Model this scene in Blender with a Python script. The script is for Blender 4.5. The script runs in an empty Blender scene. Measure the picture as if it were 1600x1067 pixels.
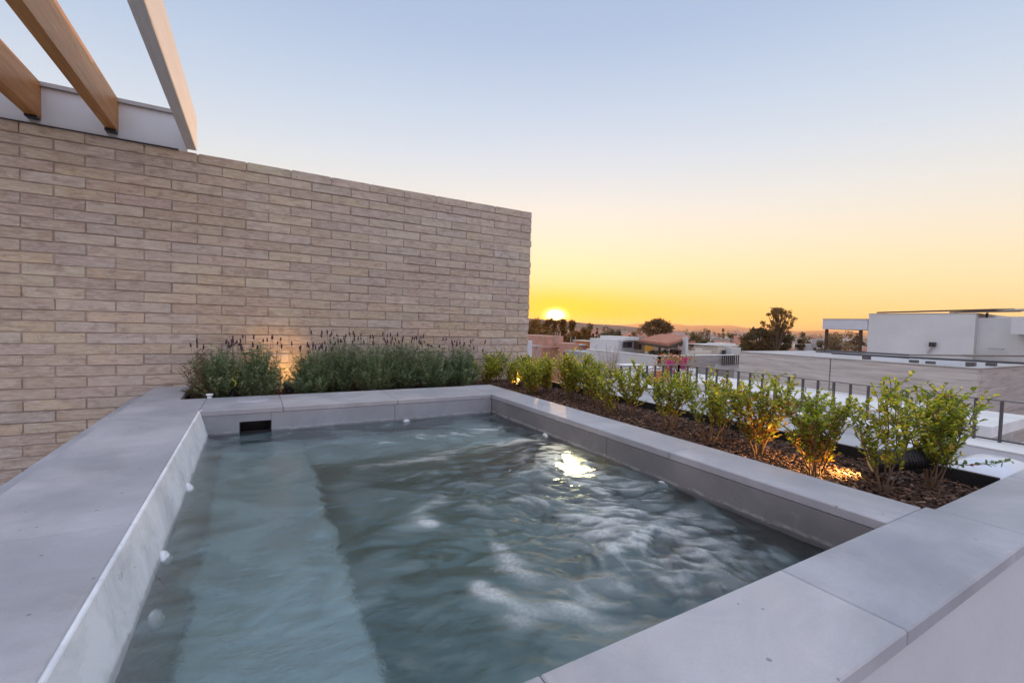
import bpy, math, random
import numpy as np
from mathutils import Vector, Matrix, noise as mnoise
random.seed(7)
RNG = np.random.default_rng(11)
C = bpy.context.scene.collection
SC = bpy.context.scene

# ------------------------------------------------------------------ camera
F0, YAW, PIT, ROL = 701.0, math.radians(29.927), math.radians(-2.140), math.radians(1.652)
_cy, _sy, _cp, _sp = math.cos(YAW), math.sin(YAW), math.cos(PIT), math.sin(PIT)
Fw = Vector((_sy * _cp, _cy * _cp, _sp))
_r = Vector((_cy, -_sy, 0)); _u = _r.cross(Fw)
Rt = _r * math.cos(ROL) + _u * math.sin(ROL)
Up = -_r * math.sin(ROL) + _u * math.cos(ROL)

def ray(x, y):
    return Fw + Rt * ((x - 800) / F0) - Up * ((y - 533.5) / F0)
def PZ(x, y, z): d = ray(x, y); return d * (z / d.z)
def PX(x, y, X): d = ray(x, y); return d * (X / d.x)
def PY(x, y, Y): d = ray(x, y); return d * (Y / d.y)
def PD(x, y, dist): return ray(x, y) * dist

cam = bpy.data.objects.new('camera', bpy.data.cameras.new('camera'))
C.objects.link(cam)
cam.data.sensor_width = 36
cam.data.lens = F0 / 1600 * 36
cam.data.clip_start = 0.02
cam.data.clip_end = 30000
M = Matrix(((Rt.x, Up.x, -Fw.x, 0), (Rt.y, Up.y, -Fw.y, 0), (Rt.z, Up.z, -Fw.z, 0), (0, 0, 0, 1)))
cam.matrix_world = M
SC.camera = cam

# ------------------------------------------------------------------ helpers
def tag(o, label=None, cat=None, group=None, kind=None):
    if label: o['label'] = label
    if cat: o['category'] = cat
    if group: o['group'] = group
    if kind: o['kind'] = kind
    return o

def empty(name, loc, label=None, cat=None, group=None, rz=0):
    o = bpy.data.objects.new(name, None)
    o.empty_display_size = 0.1
    C.objects.link(o)
    o.location = loc
    o.rotation_euler = (0, 0, rz)
    return tag(o, label, cat, group)

class MB:
    def __init__(s):
        s.v = []; s.f = []; s.m = []; s.c = []
        s.mi = 0; s.col = (1, 1, 1, 1)
    def add(s, vs, fs):
        b = len(s.v)
        s.v.extend(tuple(v) for v in vs)
        s.c.extend([s.col] * len(vs))
        for f in fs:
            s.f.append(tuple(b + i for i in f)); s.m.append(s.mi)
        return s
    def box(s, x0, x1, y0, y1, z0, z1):
        return s.add([(x0, y0, z0), (x1, y0, z0), (x1, y1, z0), (x0, y1, z0), (x0, y0, z1), (x1, y0, z1), (x1, y1, z1), (x0, y1, z1)],
                     [(0, 3, 2, 1), (4, 5, 6, 7), (0, 1, 5, 4), (1, 2, 6, 5), (2, 3, 7, 6), (3, 0, 4, 7)])
    def bbox(s, x0, x1, y0, y1, z0, z1, b=0.003):
        # box with chamfered edges
        X = (x0, x1); Y = (y0, y1); Z = (z0, z1); vs = []
        idx = {}
        for i in (0, 1):
            for j in (0, 1):
                for k in (0, 1):
                    sx = 1 if i == 0 else -1; sy = 1 if j == 0 else -1; sz = 1 if k == 0 else -1
                    for a in range(3):
                        p = [X[i] + sx * b, Y[j] + sy * b, Z[k] + sz * b]
                        p[a] = (X[i], Y[j], Z[k])[a]
                        idx[(i, j, k, a)] = len(vs); vs.append(p)
        fs = []
        def q(*ks): fs.append(tuple(idx[k] for k in ks))
        for i in (0, 1):
            l = [(i, 0, 0, 0), (i, 1, 0, 0), (i, 1, 1, 0), (i, 0, 1, 0)]; q(*(l if i else l[::-1]))
            l = [(0, i, 0, 1), (0, i, 1, 1), (1, i, 1, 1), (1, i, 0, 1)]; q(*(l if i else l[::-1]))
            l = [(0, 0, i, 2), (1, 0, i, 2), (1, 1, i, 2), (0, 1, i, 2)]; q(*(l if i else l[::-1]))
        for i in (0, 1):
            for j in (0, 1):
                q((i, j, 0, 0), (i, j, 1, 0), (i, j, 1, 1), (i, j, 0, 1))
                q((i, 0, j, 0), (i, 1, j, 0), (i, 1, j, 2), (i, 0, j, 2))
                q((0, i, j, 1), (1, i, j, 1), (1, i, j, 2), (0, i, j, 2))
                for k in (0, 1):
                    q((i, j, k, 0), (i, j, k, 1), (i, j, k, 2))
        return s.add(vs, fs)
    def tube(s, pts, rad, n=6, cap=True):
        pts = [Vector(p) for p in pts]
        if not hasattr(rad, '__len__'): rad = [rad] * len(pts)
        vs = []; fs = []
        for i, p in enumerate(pts):
            d = (pts[min(i + 1, len(pts) - 1)] - pts[max(i - 1, 0)])
            d = d.normalized() if d.length > 1e-9 else Vector((0, 0, 1))
            a = d.cross(Vector((0, 0, 1)))
            if a.length < 0.05: a = d.cross(Vector((1, 0, 0)))
            a.normalize(); b = d.cross(a)
            for k in range(n):
                t = 2 * math.pi * k / n
                vs.append(p + (a * math.cos(t) + b * math.sin(t)) * rad[i])
        for i in range(len(pts) - 1):
            for k in range(n):
                k2 = (k + 1) % n
                fs.append((i * n + k, i * n + k2, (i + 1) * n + k2, (i + 1) * n + k))
        if cap:
            fs.append(tuple(range(n))[::-1]); fs.append(tuple((len(pts) - 1) * n + k for k in range(n)))
        return s.add(vs, fs)
    def lathe(s, prof, axis_o, axis_d, n=24):
        o = Vector(axis_o); d = Vector(axis_d).normalized()
        a = d.cross(Vector((0, 0, 1)))
        if a.length < 0.05: a = d.cross(Vector((1, 0, 0)))
        a.normalize(); b = d.cross(a); vs = []; fs = []
        for (r, h) in prof:
            for k in range(n):
                t = 2 * math.pi * k / n
                vs.append(o + d * h + (a * math.cos(t) + b * math.sin(t)) * r)
        for i in range(len(prof) - 1):
            for k in range(n):
                k2 = (k + 1) % n
                fs.append((i * n + k, i * n + k2, (i + 1) * n + k2, (i + 1) * n + k))
        fs.append(tuple(range(n))[::-1]); fs.append(tuple((len(prof) - 1) * n + k for k in range(n)))
        return s.add(vs, fs)
    def prism(s, poly, z0, z1):
        n = len(poly)
        vs = [(x, y, z0) for x, y in poly] + [(x, y, z1) for x, y in poly]
        fs = [tuple(range(n))[::-1], tuple(range(n, 2 * n))] + [(i, (i + 1) % n, n + (i + 1) % n, n + i) for i in range(n)]
        return s.add(vs, fs)
    def build(s, name, mats, parent=None, smooth=False, col=False, loc=None):
        me = bpy.data.meshes.new(name)
        v = s.v
        if parent is not None and loc is None:
            inv = parent_matrix(parent).inverted()
            v = [tuple(inv @ Vector(p)) for p in v]
        me.from_pydata(v, [], s.f)
        if not isinstance(mats, (list, tuple)): mats = [mats]
        for m in mats: me.materials.append(m)
        if len(mats) > 1: me.polygons.foreach_set('material_index', s.m)
        if col:
            a = me.color_attributes.new('tint', 'FLOAT_COLOR', 'POINT')
            a.data.foreach_set('color', np.array(s.c, dtype=np.float32).ravel())
        if smooth: me.polygons.foreach_set('use_smooth', [True] * len(me.polygons))
        me.update()
        o = bpy.data.objects.new(name, me)
        C.objects.link(o)
        if parent is not None: o.parent = parent
        return o

def parent_matrix(p):
    m = Matrix.Translation(p.location) @ p.rotation_euler.to_matrix().to_4x4()
    return (parent_matrix(p.parent) @ m) if p.parent else m

def np_mesh(name, verts, faces, mat, parent=None, tint=None, smooth=False, world=False):
    """verts (N,3), faces (M,k) all the same k"""
    me = bpy.data.meshes.new(name)
    if parent is not None and world:
        loc = np.array(parent.location); verts = verts - loc
    me.vertices.add(len(verts)); me.vertices.foreach_set('co', np.ascontiguousarray(verts, dtype=np.float32).ravel())
    k = faces.shape[1]; m = len(faces)
    me.loops.add(m * k); me.loops.foreach_set('vertex_index', np.ascontiguousarray(faces, dtype=np.int32).ravel())
    me.polygons.add(m); me.polygons.foreach_set('loop_start', np.arange(0, m * k, k, dtype=np.int32))
    try: me.polygons.foreach_set('loop_total', np.full(m, k, dtype=np.int32))
    except Exception: pass
    if smooth: me.polygons.foreach_set('use_smooth', np.ones(m, dtype=bool))
    me.update(calc_edges=True)
    if tint is not None:
        a = me.color_attributes.new('tint', 'FLOAT_COLOR', 'POINT')
        t = np.ones((len(verts), 4), dtype=np.float32); t[:, :3] = tint
        a.data.foreach_set('color', t.ravel())
    me.materials.append(mat)
    o = bpy.data.objects.new(name, me); C.objects.link(o)
    if parent is not None: o.parent = parent
    return o

def leaf_arrays(P, D, Nn, L, W, fold=0.15, curl=0.1):
    """elliptic folded leaves: 6 verts, 2 quads each"""
    n = len(P)
    D = D / (np.linalg.norm(D, axis=1, keepdims=True) + 1e-9)
    S = np.cross(D, Nn); S /= (np.linalg.norm(S, axis=1, keepdims=True) + 1e-9)
    N2 = np.cross(S, D)
    L = np.broadcast_to(L, (n,))[:, None]; W = np.broadcast_to(W, (n,))[:, None]
    v = np.empty((n, 6, 3))
    v[:, 0] = P
    v[:, 1] = P + D * L * .33 + S * W * .48 + N2 * W * fold
    v[:, 2] = P + D * L * .74 + S * W * .40 + N2 * (W * fold - L * curl * .5)
    v[:, 3] = P + D * L - N2 * L * curl
    v[:, 4] = P + D * L * .74 - S * W * .40 + N2 * (W * fold - L * curl * .5)
    v[:, 5] = P + D * L * .33 - S * W * .48 + N2 * W * fold
    base = (np.arange(n) * 6)[:, None]
    f = np.concatenate([base + np.array([0, 1, 2, 3]), base + np.array([0, 3, 4, 5])], axis=0)
    return v.reshape(-1, 3), f

# ------------------------------------------------------------------ materials
class NT:
    def __init__(s, name):
        s.m = bpy.data.materials.new(name); s.m.use_nodes = True
        s.t = s.m.node_tree; s.n = s.t.nodes; s.l = s.t.links
        s.b = s.n['Principled BSDF']; s.out = s.n['Material Output']
    def node(s, typ, **kw):
        n = s.n.new(typ)
        for k, v in kw.items():
            if k.startswith('i_'):
                n.inputs[k[2:].replace('_', ' ')].default_value = v
            else: setattr(n, k, v)
        return n
    def coord(s, scale=(1, 1, 1), rot=(0, 0, 0), kind='Object'):
        tc = s.node('ShaderNodeTexCoord'); mp = s.node('ShaderNodeMapping')
        mp.inputs['Scale'].default_value = scale; mp.inputs['Rotation'].default_value = rot
        s.l.new(tc.outputs[kind], mp.inputs['Vector']); return mp.outputs[0]
    def noise(s, vec, scale, detail=4, rough=.6, dist=0):
        n = s.node('ShaderNodeTexNoise'); n.inputs['Scale'].default_value = scale
        n.inputs['Detail'].default_value = detail; n.inputs['Roughness'].default_value = rough
        n.inputs['Distortion'].default_value = dist
        if vec is not None: s.l.new(vec, n.inputs['Vector'])
        return n.outputs['Fac']
    def ramp(s, fac, stops, interp='LINEAR'):
        r = s.node('ShaderNodeValToRGB'); r.color_ramp.interpolation = interp
        e = r.color_ramp.elements
        while len(e) < len(stops): e.new(0.5)
        for i, (p, c) in enumerate(stops):
            e[i].position = p; e[i].color = (c if hasattr(c, '__len__') else (c, c, c)) + (1,) if hasattr(c, '__len__') else (c, c, c, 1)
        s.l.new(fac, r.inputs[0]); return r.outputs[0]
    def mix(s, fac, a, b, mode='MIX'):
        m = s.node('ShaderNodeMix', data_type='RGBA', blend_type=mode)
        for sock, v in ((0, fac), (6, a), (7, b)):
            if isinstance(v, bpy.types.NodeSocket): s.l.new(v, m.inputs[sock])
            elif sock == 0: m.inputs[0].default_value = v
            else: m.inputs[sock].default_value = tuple(v) + (1,) if len(v) == 3 else v
        return m.outputs[2]
    def math(s, op, a, b=None, c=None, clamp=False):
        m = s.node('ShaderNodeMath', operation=op); m.use_clamp = clamp
        for i, v in enumerate((a, b, c)):
            if v is None: continue
            if isinstance(v, bpy.types.NodeSocket): s.l.new(v, m.inputs[i])
            else: m.inputs[i].default_value = v
        return m.outputs[0]
    def bump(s, h, strength=.3, dist=.01, prev=None):
        b = s.node('ShaderNodeBump'); b.inputs['Strength'].default_value = strength; b.inputs['Distance'].default_value = dist
        s.l.new(h, b.inputs['Height'])
        if prev is not None: s.l.new(prev, b.inputs['Normal'])
        return b.outputs[0]
    def set(s, color=None, rough=None, normal=None, metal=None, spec=None):
        for k, v in (('Base Color', color), ('Roughness', rough), ('Normal', normal), ('Metallic', metal), ('Specular IOR Level', spec)):
            if v is None: continue
            if isinstance(v, bpy.types.NodeSocket): s.l.new(v, s.b.inputs[k])
            elif k == 'Base Color': s.b.inputs[k].default_value = tuple(v) + (1,)
            else: s.b.inputs[k].default_value = v
        return s.m

def plain(name, col, rough=.6, var=.12, scale=3, bump=.15, metal=0, spec=.4):
    t = NT(name); v = t.coord()
    n = t.noise(v, scale, 6, .65)
    lo = tuple(c * (1 - var) for c in col); hi = tuple(min(1, c * (1 + var)) for c in col)
    c = t.ramp(n, [(.3, lo), (.7, hi)])
    f = t.noise(v, scale * 22, 3, .6)
    return t.set(c, rough, t.bump(f, bump, .004) if bump else None, metal, spec)

def stone_mat(name, base, blotch=.10, pits=True, light=None, streak=True, wet=False):
    t = NT(name); v = t.coord()
    big = t.noise(v, 2.6, 7, .62, .6)
    st = t.noise(t.coord((1.2, 5.5, 3), (0, 0, .5)), 2.3, 6, .6, 1.0)
    fine = t.noise(v, 160, 3, .7)
    lo = tuple(c * (1 - blotch) for c in base); hi = tuple(c * (1 + blotch) for c in base)
    c = t.ramp(big, [(.32, lo), (.68, hi)])
    if streak:
        c = t.mix(t.ramp(st, [(.45, 0.0), (.75, .35)]), c, tuple(x * 1.2 for x in base))
    cl = t.noise(t.coord((1, 1, 1), (.3, 0, .8)), 1.3, 8, .68, 1.2)
    c = t.mix(t.ramp(cl, [(.38, .75), (.54, 0.0)]), c, (base[0] * .80, base[1] * .84, base[2] * .88))
    c = t.mix(t.ramp(cl, [(.53, 0.0), (.70, .60)]), c, (base[0] * 1.22, base[1] * 1.20, base[2] * 1.15))
    c = t.mix(t.ramp(fine, [(.35, .12), (.6, 0.0)]), c, tuple(x * .6 for x in base))
    # thin pale scratches
    w = t.noise(t.coord((1, 1, 1), (0.2, .1, .9)), 1.6, 3, .5, 2.4)
    sc = t.math('ABSOLUTE', t.math('SUBTRACT', w, .5))
    brk = t.noise(v, 5, 2)
    scr = t.math('MULTIPLY', t.ramp(sc, [(0, 1.0), (.0011, 0.0)]), t.ramp(brk, [(.56, 0.0), (.66, .07)]))
    c = t.mix(scr, c, (.55, .55, .57))
    if pits:
        vo = t.node('ShaderNodeTexVoronoi'); vo.inputs['Scale'].default_value = 34; t.l.new(v, vo.inputs['Vector'])
        sel = t.node('ShaderNodeSeparateColor'); t.l.new(vo.outputs['Color'], sel.inputs[0])
        pit = t.math('MULTIPLY', t.math('LESS_THAN', vo.outputs['Distance'], t.math('MULTIPLY', sel.outputs[1], .15)), t.math('GREATER_THAN', sel.outputs[0], .72))
        c = t.mix(t.math('MULTIPLY', pit, .65), c, tuple(x * .35 for x in base))
    if light is not None:   # pale bloom: sunset light on the left tub wall, put into the colour
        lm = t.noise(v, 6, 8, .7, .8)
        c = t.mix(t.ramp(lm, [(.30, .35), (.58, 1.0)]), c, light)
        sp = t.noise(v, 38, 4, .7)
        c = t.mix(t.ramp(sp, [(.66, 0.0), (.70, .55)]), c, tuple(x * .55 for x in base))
    oi = t.node('ShaderNodeObjectInfo')
    c = t.mix(1.0, c, t.ramp(oi.outputs['Random'], [(0, (.90, .91, .93)), (1, (1.06, 1.05, 1.03))]), 'MULTIPLY')
    if wet:   # damp, stained band just above the water
        sx = t.node('ShaderNodeSeparateXYZ'); t.l.new(t.coord(), sx.inputs[0])
        zz_ = t.math('SUBTRACT', sx.outputs[2], t.math('MULTIPLY', t.noise(v, 9, 5, .7), .030))
        c = t.mix(t.ramp(zz_, [(.955, .62), (.962, 0.0)]), c, tuple(x * .42 for x in base))
        c = t.mix(t.math('MULTIPLY', t.ramp(zz_, [(.958, 0.0), (.964, .5), (.974, 0.0)]), t.ramp(t.noise(v, 30, 4), [(.4, 0.0), (.6, 1.0)])), c, (.62, .62, .60))
    nb = t.bump(big, .25, .006)
    nb = t.bump(fine, .35, .0014, nb)
    nb = t.bump(t.noise(v, 34, 5, .7), .25, .002, nb)
    r = t.ramp(cl, [(.3, .44), (.7, .72)])
    return t.set(c, r, nb, 0, .35)

M_COPING = stone_mat('grey_stone', (.405, .398, .412), .24)
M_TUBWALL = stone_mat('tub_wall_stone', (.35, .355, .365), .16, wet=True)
M_TUBLEFT = stone_mat('lit_tub_wall', (.46, .47, .48), .1, light=(.84, .85, .87), wet=True)
M_TUBSHADE = stone_mat('shaded_tub_wall_stone', (.225, .215, .215), .22, wet=True)  # shade of the wall turned from the sunset, put into a darker base
M_BASIN = stone_mat('basin_plaster', (.34, .38, .36), .16, pits=False)
M_BENCH = stone_mat('bench_plaster', (.44, .52, .54), .16, pits=False)

def brick_mat():
    t = NT('cream_brick')
    at = t.node('ShaderNodeAttribute', attribute_name='tint')
    v = t.coord(); vs = t.coord((5, 5, 22))
    m1 = t.noise(vs, 1.4, 6, .7, .7)
    m2 = t.noise(t.coord((6, 6, 9)), 2.1, 3, .5, .3)
    fine = t.noise(v, 210, 3, .7)
    c = t.mix(t.ramp(m1, [(.38, .0), (.66, .70)]), at.outputs['Color'], (.37, .265, .20))
    c = t.mix(t.ramp(m2, [(.52, .0), (.63, .50)]), c, (.31, .21, .165))
    c = t.mix(t.ramp(t.noise(vs, 3.1, 5, .7), [(.46, 0.0), (.66, .68)]), c, (.68, .61, .52))
    big = t.noise(v, 1.1, 3, .5)
    c = t.mix(t.ramp(big, [(.35, .0), (.7, .30)]), c, (.50, .45, .385))
    pit = t.noise(v, 85, 2, .5)
    c = t.mix(t.ramp(pit, [(.70, 0.0), (.74, .6)]), c, (.10, .07, .05))
    nb = t.bump(t.noise(t.coord((14, 14, 60)), 2, 5, .7), .9, .005)
    nb = t.bump(fine, .3, .0015, nb)
    return t.set(c, .85, nb, 0, .2)
M_BRICK = brick_mat()
M_MORTAR = plain('mortar', (.42, .35, .29), .95, .25, 9, .6)

def wood_mat(name, dark, lite, rough=.45):
    t = NT(name)
    g = t.noise(t.coord((26, 1.2, 26)), 2.2, 6, .6, 1.1)
    g2 = t.noise(t.coord((4, .7, 4)), 2, 4, .5, .6)
    c = t.ramp(g, [(.3, dark), (.7, lite)])
    c = t.mix(t.ramp(g2, [(.35, 0.0), (.7, .45)]), c, dark)
    vo = t.node('ShaderNodeTexVoronoi'); vo.inputs['Scale'].default_value = 3.2
    t.l.new(t.coord((2.2, 1, 2.2)), vo.inputs['Vector'])
    c = t.mix(t.ramp(vo.outputs['Distance'], [(.03, .7), (.07, 0.0)]), c, tuple(x * .3 for x in dark))
    return t.set(c, rough, t.bump(g, .2, .003), 0, .4)
M_WOOD = wood_mat('varnished_wood', (.34, .125, .022), (.60, .29, .095))
M_WHITEBEAM = wood_mat('painted_beam', (.60, .55, .52), (.72, .67, .64), .6)
M_PANEL = plain('white_sheet', (.66, .67, .66), .5, .05, 2, .05)
M_TRIM = plain('grey_flashing', (.36, .35, .33), .5, .1, 5, .1)
M_BLACK = plain('black_metal', (.022, .022, .024), .42, .2, 12, .15, 0, .5)
M_LINER = plain('black_liner', (.012, .012, .013), .6, .3, 14, .5)
M_STUCCO = plain('white_stucco', (.55, .56, .57), .9, .06, 1.6, .5)
M_STUCCOB = plain('pale_stucco', (.60, .60, .57), .9, .08, .5, .3)
M_WHITEROOF = plain('white_roof_paint', (.70, .68, .64), .8, .12, .9, .4)
M_GREYROOF = plain('pale_roof_paint', (.40, .395, .39), .85, .20, .9, .4)
M_PLASTIC = plain('white_plastic', (.75, .78, .80), .3, .03, 8, 0)
M_DOME = plain('milky_acrylic', (.58, .60, .65), .25, .03, 3, 0)
M_LID = plain('lid_stone', (.42, .42, .45), .6, .05, 8, .1)
M_STEM = plain('twig_bark', (.16, .105, .06), .85, .3, 30, .4)
M_LSTEM = plain('green_stem', (.15, .17, .09), .8, .3, 30, .2)
M_RAIL = plain('railing_metal', (.085, .08, .085), .45, .1, 8, .1, .3)
M_DARKWIN = plain('dark_window', (.03, .03, .035), .2, .2, 3, 0)
M_TERRA = plain('terracotta_tiles', (.38, .16, .095), .85, .2, 2, .5)
M_WOODDARK = plain('dark_timber', (.06, .035, .022), .7, .2, 4, .2)
M_YELLOW = plain('ochre_wall', (.80, .46, .09), .9, .1, .8, .2)
M_CREAM = plain('cream_wall', (.60, .55, .45), .9, .1, .5, .2)
M_PINKBRICK = plain('pink_block', (.52, .29, .21), .9, .18, 1.2, .4)
M_ORANGE = plain('orange_wall', (.64, .24, .08), .9, .1, .8, .2)
M_ROAD = plain('dry_ground', (.13, .11, .085), 1, .3, .02, .3)
M_HILL = plain('hill_scrub', (.10, .085, .07), 1, .3, .01, .3)
M_TRUNK = plain('tree_bark', (.10, .075, .05), .95, .3, 6, .5)
M_PANELDARK = plain('roof_panel', (.10, .075, .06), .4, .2, 1, 0)

def concrete_mat():
    t = NT('board_marked_concrete')
    g = t.noise(t.coord((.4, .4, 7)), 1.6, 7, .7, .9)
    b = t.noise(t.coord((.5, .5, 2.5)), 1.5, 5, .6, .5)
    c = t.ramp(g, [(.3, (.27, .235, .21)), (.48, (.45, .405, .36)), (.7, (.56, .51, .455))])
    c = t.mix(t.ramp(b, [(.45, 0.0), (.7, .35)]), c, (.28, .255, .245))
    return t.set(c, .9, t.bump(g, .5, .03), 0, .2)
M_CONC = concrete_mat()

def leaf_mat(name, trans=.35, rough=.42):
    t = NT(name)
    at = t.node('ShaderNodeAttribute', attribute_name='tint')
    t.set(at.outputs['Color'], rough, None, 0, .45)
    tr = t.node('ShaderNodeBsdfTranslucent')
    c2 = t.mix(1.0, at.outputs['Color'], (1.35, 1.25, .55, 1), 'MULTIPLY')
    t.l.new(c2, tr.inputs['Color'])
    mx = t.node('ShaderNodeMixShader'); mx.inputs[0].default_value = trans
    t.l.new(t.b.outputs[0], mx.inputs[1]); t.l.new(tr.outputs[0], mx.inputs[2]); t.l.new(mx.outputs[0], t.out.inputs[0])
    return t.m
M_LEAF = leaf_mat('shrub_leaf', .42)
M_LAV = leaf_mat('lavender_leaf', .25, .7)
M_TREELEAF = leaf_mat('tree_leaf', .3, .7)

def chip_mat():
    t = NT('bark_chips')
    at = t.node('ShaderNodeAttribute', attribute_name='tint')
    return t.set(at.outputs['Color'], .8, t.bump(t.noise(t.coord(), 130, 3), .4, .003), 0, .3)
M_CHIP = chip_mat()
M_SOIL = plain('dark_soil', (.035, .022, .016), 1, .4, 25, 1.0)

def emis(name, col, st):
    m = bpy.data.materials.new(name); m.use_nodes = True
    b = m.node_tree.nodes['Principled BSDF']
    b.inputs['Base Color'].default_value = (.8, .7, .5, 1)
    b.inputs['Emission Color'].default_value = col + (1,); b.inputs['Emission Strength'].default_value = st
    return m
M_LENS = emis('lamp_lens', (1, .66, .24), 11)
M_POOLLENS = emis('pool_lamp_lens', (1, .80, .46), 1.2)

# ------------------------------------------------------------------ the plunge pool
ZT = -.5                      # top of coping
ZW = -.638                    # water level
pool = empty('plunge_pool', (.6, 1.7, -1.6), 'square grey stone plunge pool with wide flat coping, full of swirling water', 'plunge pool')
def slab(x0, x1, y0, y1, z1=ZT, z0=ZT - .03, b=.003):
    g = .0008
    MB().bbox(x0 + g, x1 - g, y0 + g, y1 - g, z0, z1, b).build('coping_slab', M_COPING, pool)
XL, XR, YN, YF = -.2475, 1.4725, .518, 2.83
# left run
XLo = -.595
for a, b_ in ((.5195, 1.36), (1.36, 2.08), (2.08, 2.835)): slab(XLo, -.2508, a, b_)
slab(XLo, XL, 2.8352, 3.275)
slab(XLo, -.38, 3.275, 3.885)
# near run
for a, b_ in ((-.595, .359), (.359, .9677), (.9677, 1.72), (1.72, 2.40), (2.40, 3.2)): slab(a, b_, .302, YN if a < 1.6 else .498)
# right run
for a, b_ in ((YN, 1.25), (1.25, 2.05), (2.05, 2.83), (2.83, 3.30)): slab(XR, 1.70, a, b_)
# far run
for a, b_ in ((XL, .146), (.146, .80), (.80, XR)): slab(a, b_, YF, 3.275)
# inner walls
# the left wall leans inward towards the water
for (a, b_) in ((YN, 1.36), (1.362, YF + .005)):
    wl = MB(); pf_ = [(-.2515, -.5305), (-.2515, ZT - .0022), (-.2500, ZT - .0014), (-.2450, ZT - .0014), (-.2425, ZT - .0040), (-.206, -.638), (-.146, -.858), (-.146, -1.45), (-.2515, -1.45)]
    n_ = len(pf_); wl.add([(x, a, z_) for x, z_ in pf_] + [(x, b_, z_) for x, z_ in pf_], [tuple(range(n_)), tuple(range(2 * n_ - 1, n_ - 1, -1))] + [(k, n_ + k, n_ + (k + 1) % n_, (k + 1) % n_) for k in range(n_)])
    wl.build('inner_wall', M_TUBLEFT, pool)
w = MB(); w.box(XR + .006, XR + .20, YN - .15, YF + .1, -1.45, ZT - .0305); w.build('inner_wall', M_TUBSHADE, pool)
w = MB()   # far wall with the skimmer mouth
sx0, sx1, sz0, sz1 = -.066, .088, -.682, -.572
yf = YF + .006
w.box(XL - .1, sx0, yf, 3.26, -1.45, ZT - .0305); w.box(sx1, XR + .0055, yf, 3.26, -1.45, ZT - .0305)
w.box(sx0, sx1, yf, 3.26, sz1, ZT - .0305); w.box(sx0, sx1, yf, 3.26, -1.45, sz0)
w.box(sx0, sx1, yf + .2, 3.26, sz0, sz1)
w.build('inner_wall', M_TUBWALL, pool)
sk = MB()
sk.box(sx0, sx0 + .004, yf + .004, yf + .19, sz0, sz1); sk.box(sx1 - .004, sx1, yf + .004, yf + .19, sz0, sz1)
sk.box(sx0 + .004, sx1 - .004, yf + .004, yf + .19, sz1 - .004, sz1); sk.box(sx0 + .004, sx1 - .004, yf + .186, yf + .19, sz0, sz1 - .004)
sk.box(sx0 + .004, sx1 - .004, yf + .03, yf + .035, sz0, sz0 + .05)
sk.build('skimmer', M_BLACK, pool)
w = MB(); w.box(XLo + .02, XR + .19, .335, YN - .006, -1.45, ZT - .0305); w.build('inner_wall', M_TUBWALL, pool)
# tiny grout seams on the inner walls are part of the stone: thin proud panels on the right wall
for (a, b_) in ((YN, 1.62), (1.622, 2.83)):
    MB().bbox(XR + .002, XR + .0075, a, b_, -1.4, ZT - .0315, .001).build('wall_panel', M_TUBSHADE, pool)
for (a, b_) in ((.09, .78), (.782, XR)):
    MB().bbox(a, b_, YF + .002, YF + .0075, -1.4, ZT - .0315, .001).build('wall_panel', M_TUBWALL, pool)
# basin floor and benches
MB().box(-.3, 1.5, .4, 3.0, -1.5, -1.35).build('basin_floor', M_BASIN, pool)
MB().bbox(-.1465, .245, YN - .003, YF, -1.352, -.86, .012).build('bench', M_BENCH, pool)
MB().bbox(.245, XR + .001, 2.36, YF + .001, -1.351, -.875, .012).build('bench', M_BENCH, pool)
# outer shell
MB().box(XLo + .03, 3.1, .318, .334, -1.62, ZT - .0305).build('outer_wall', M_STUCCO, pool)
MB().bbox(-.70, XLo + .029, .318, 3.885, -1.62, -.56, .004).build('outer_wall', M_COPING, pool)
MB().box(2.322, 2.44, .335, 3.95, -1.62, -.53).build('outer_wall', M_STUCCO, pool)
# skimmer lid
lid = MB().lathe([(.085, -.004), (.085, .0015), (.083, .003), (.0, .0032)], (.0, 3.1, ZT), (0, 0, 1), 40).build('skimmer_lid', M_LID, pool, True)
# chips of mortar at the corner
mc = MB(); mc.bbox(XL - .006, XL + .010, YF + .004, YF + .012, ZT, ZT + .003, .001); mc.bbox(XL + .004, XL + .012, YF + .02, YF + .034, ZT, ZT + .003, .001)
mc.build('mortar_crumb', M_PLASTIC, pool)

# jets
def jet(p, d, lab):
    o = empty('water_jet', p, lab, 'jet fitting', 'white jet fittings along the waterline')
    d = Vector(d)
    MB().lathe([(.030, -.002), (.030, .003), (.026, .008), (.020, .010)], p, d, 28).build('flange', M_PLASTIC, o, True)
    MB().lathe([(.019, .006), (.018, .011), (.013, .014), (.007, .015), (.006, .010)], p, d, 24).build('nozzle', M_PLASTIC, o, True)
jet((.86, YF + .001, -.660), (0, -1, .15), 'white round jet fitting at the waterline on the far tub wall')
SL = (.965, 0, .262)
jet((-.2035, 2.0, -.645), SL, 'smaller white jet fitting on the pale wall, nearer the skimmer mouth')
jet((-.2010, 1.457, -.652), SL, 'larger white jet fitting on the pale wall, farther from the skimmer')
jet((XR + .001, 2.14, -.655), (-1, 0, 0), 'tiny white jet fitting on the dark wall, close to the far corner')
jet((XR + .001, 1.275, -.660), (-1, 0, 0), 'white jet fitting midway along the dark tub wall below the shrubs')
jet((-.187, 1.22, -.705), SL, 'white jet fitting under water by the pale wall, nearest its lower end')

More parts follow.
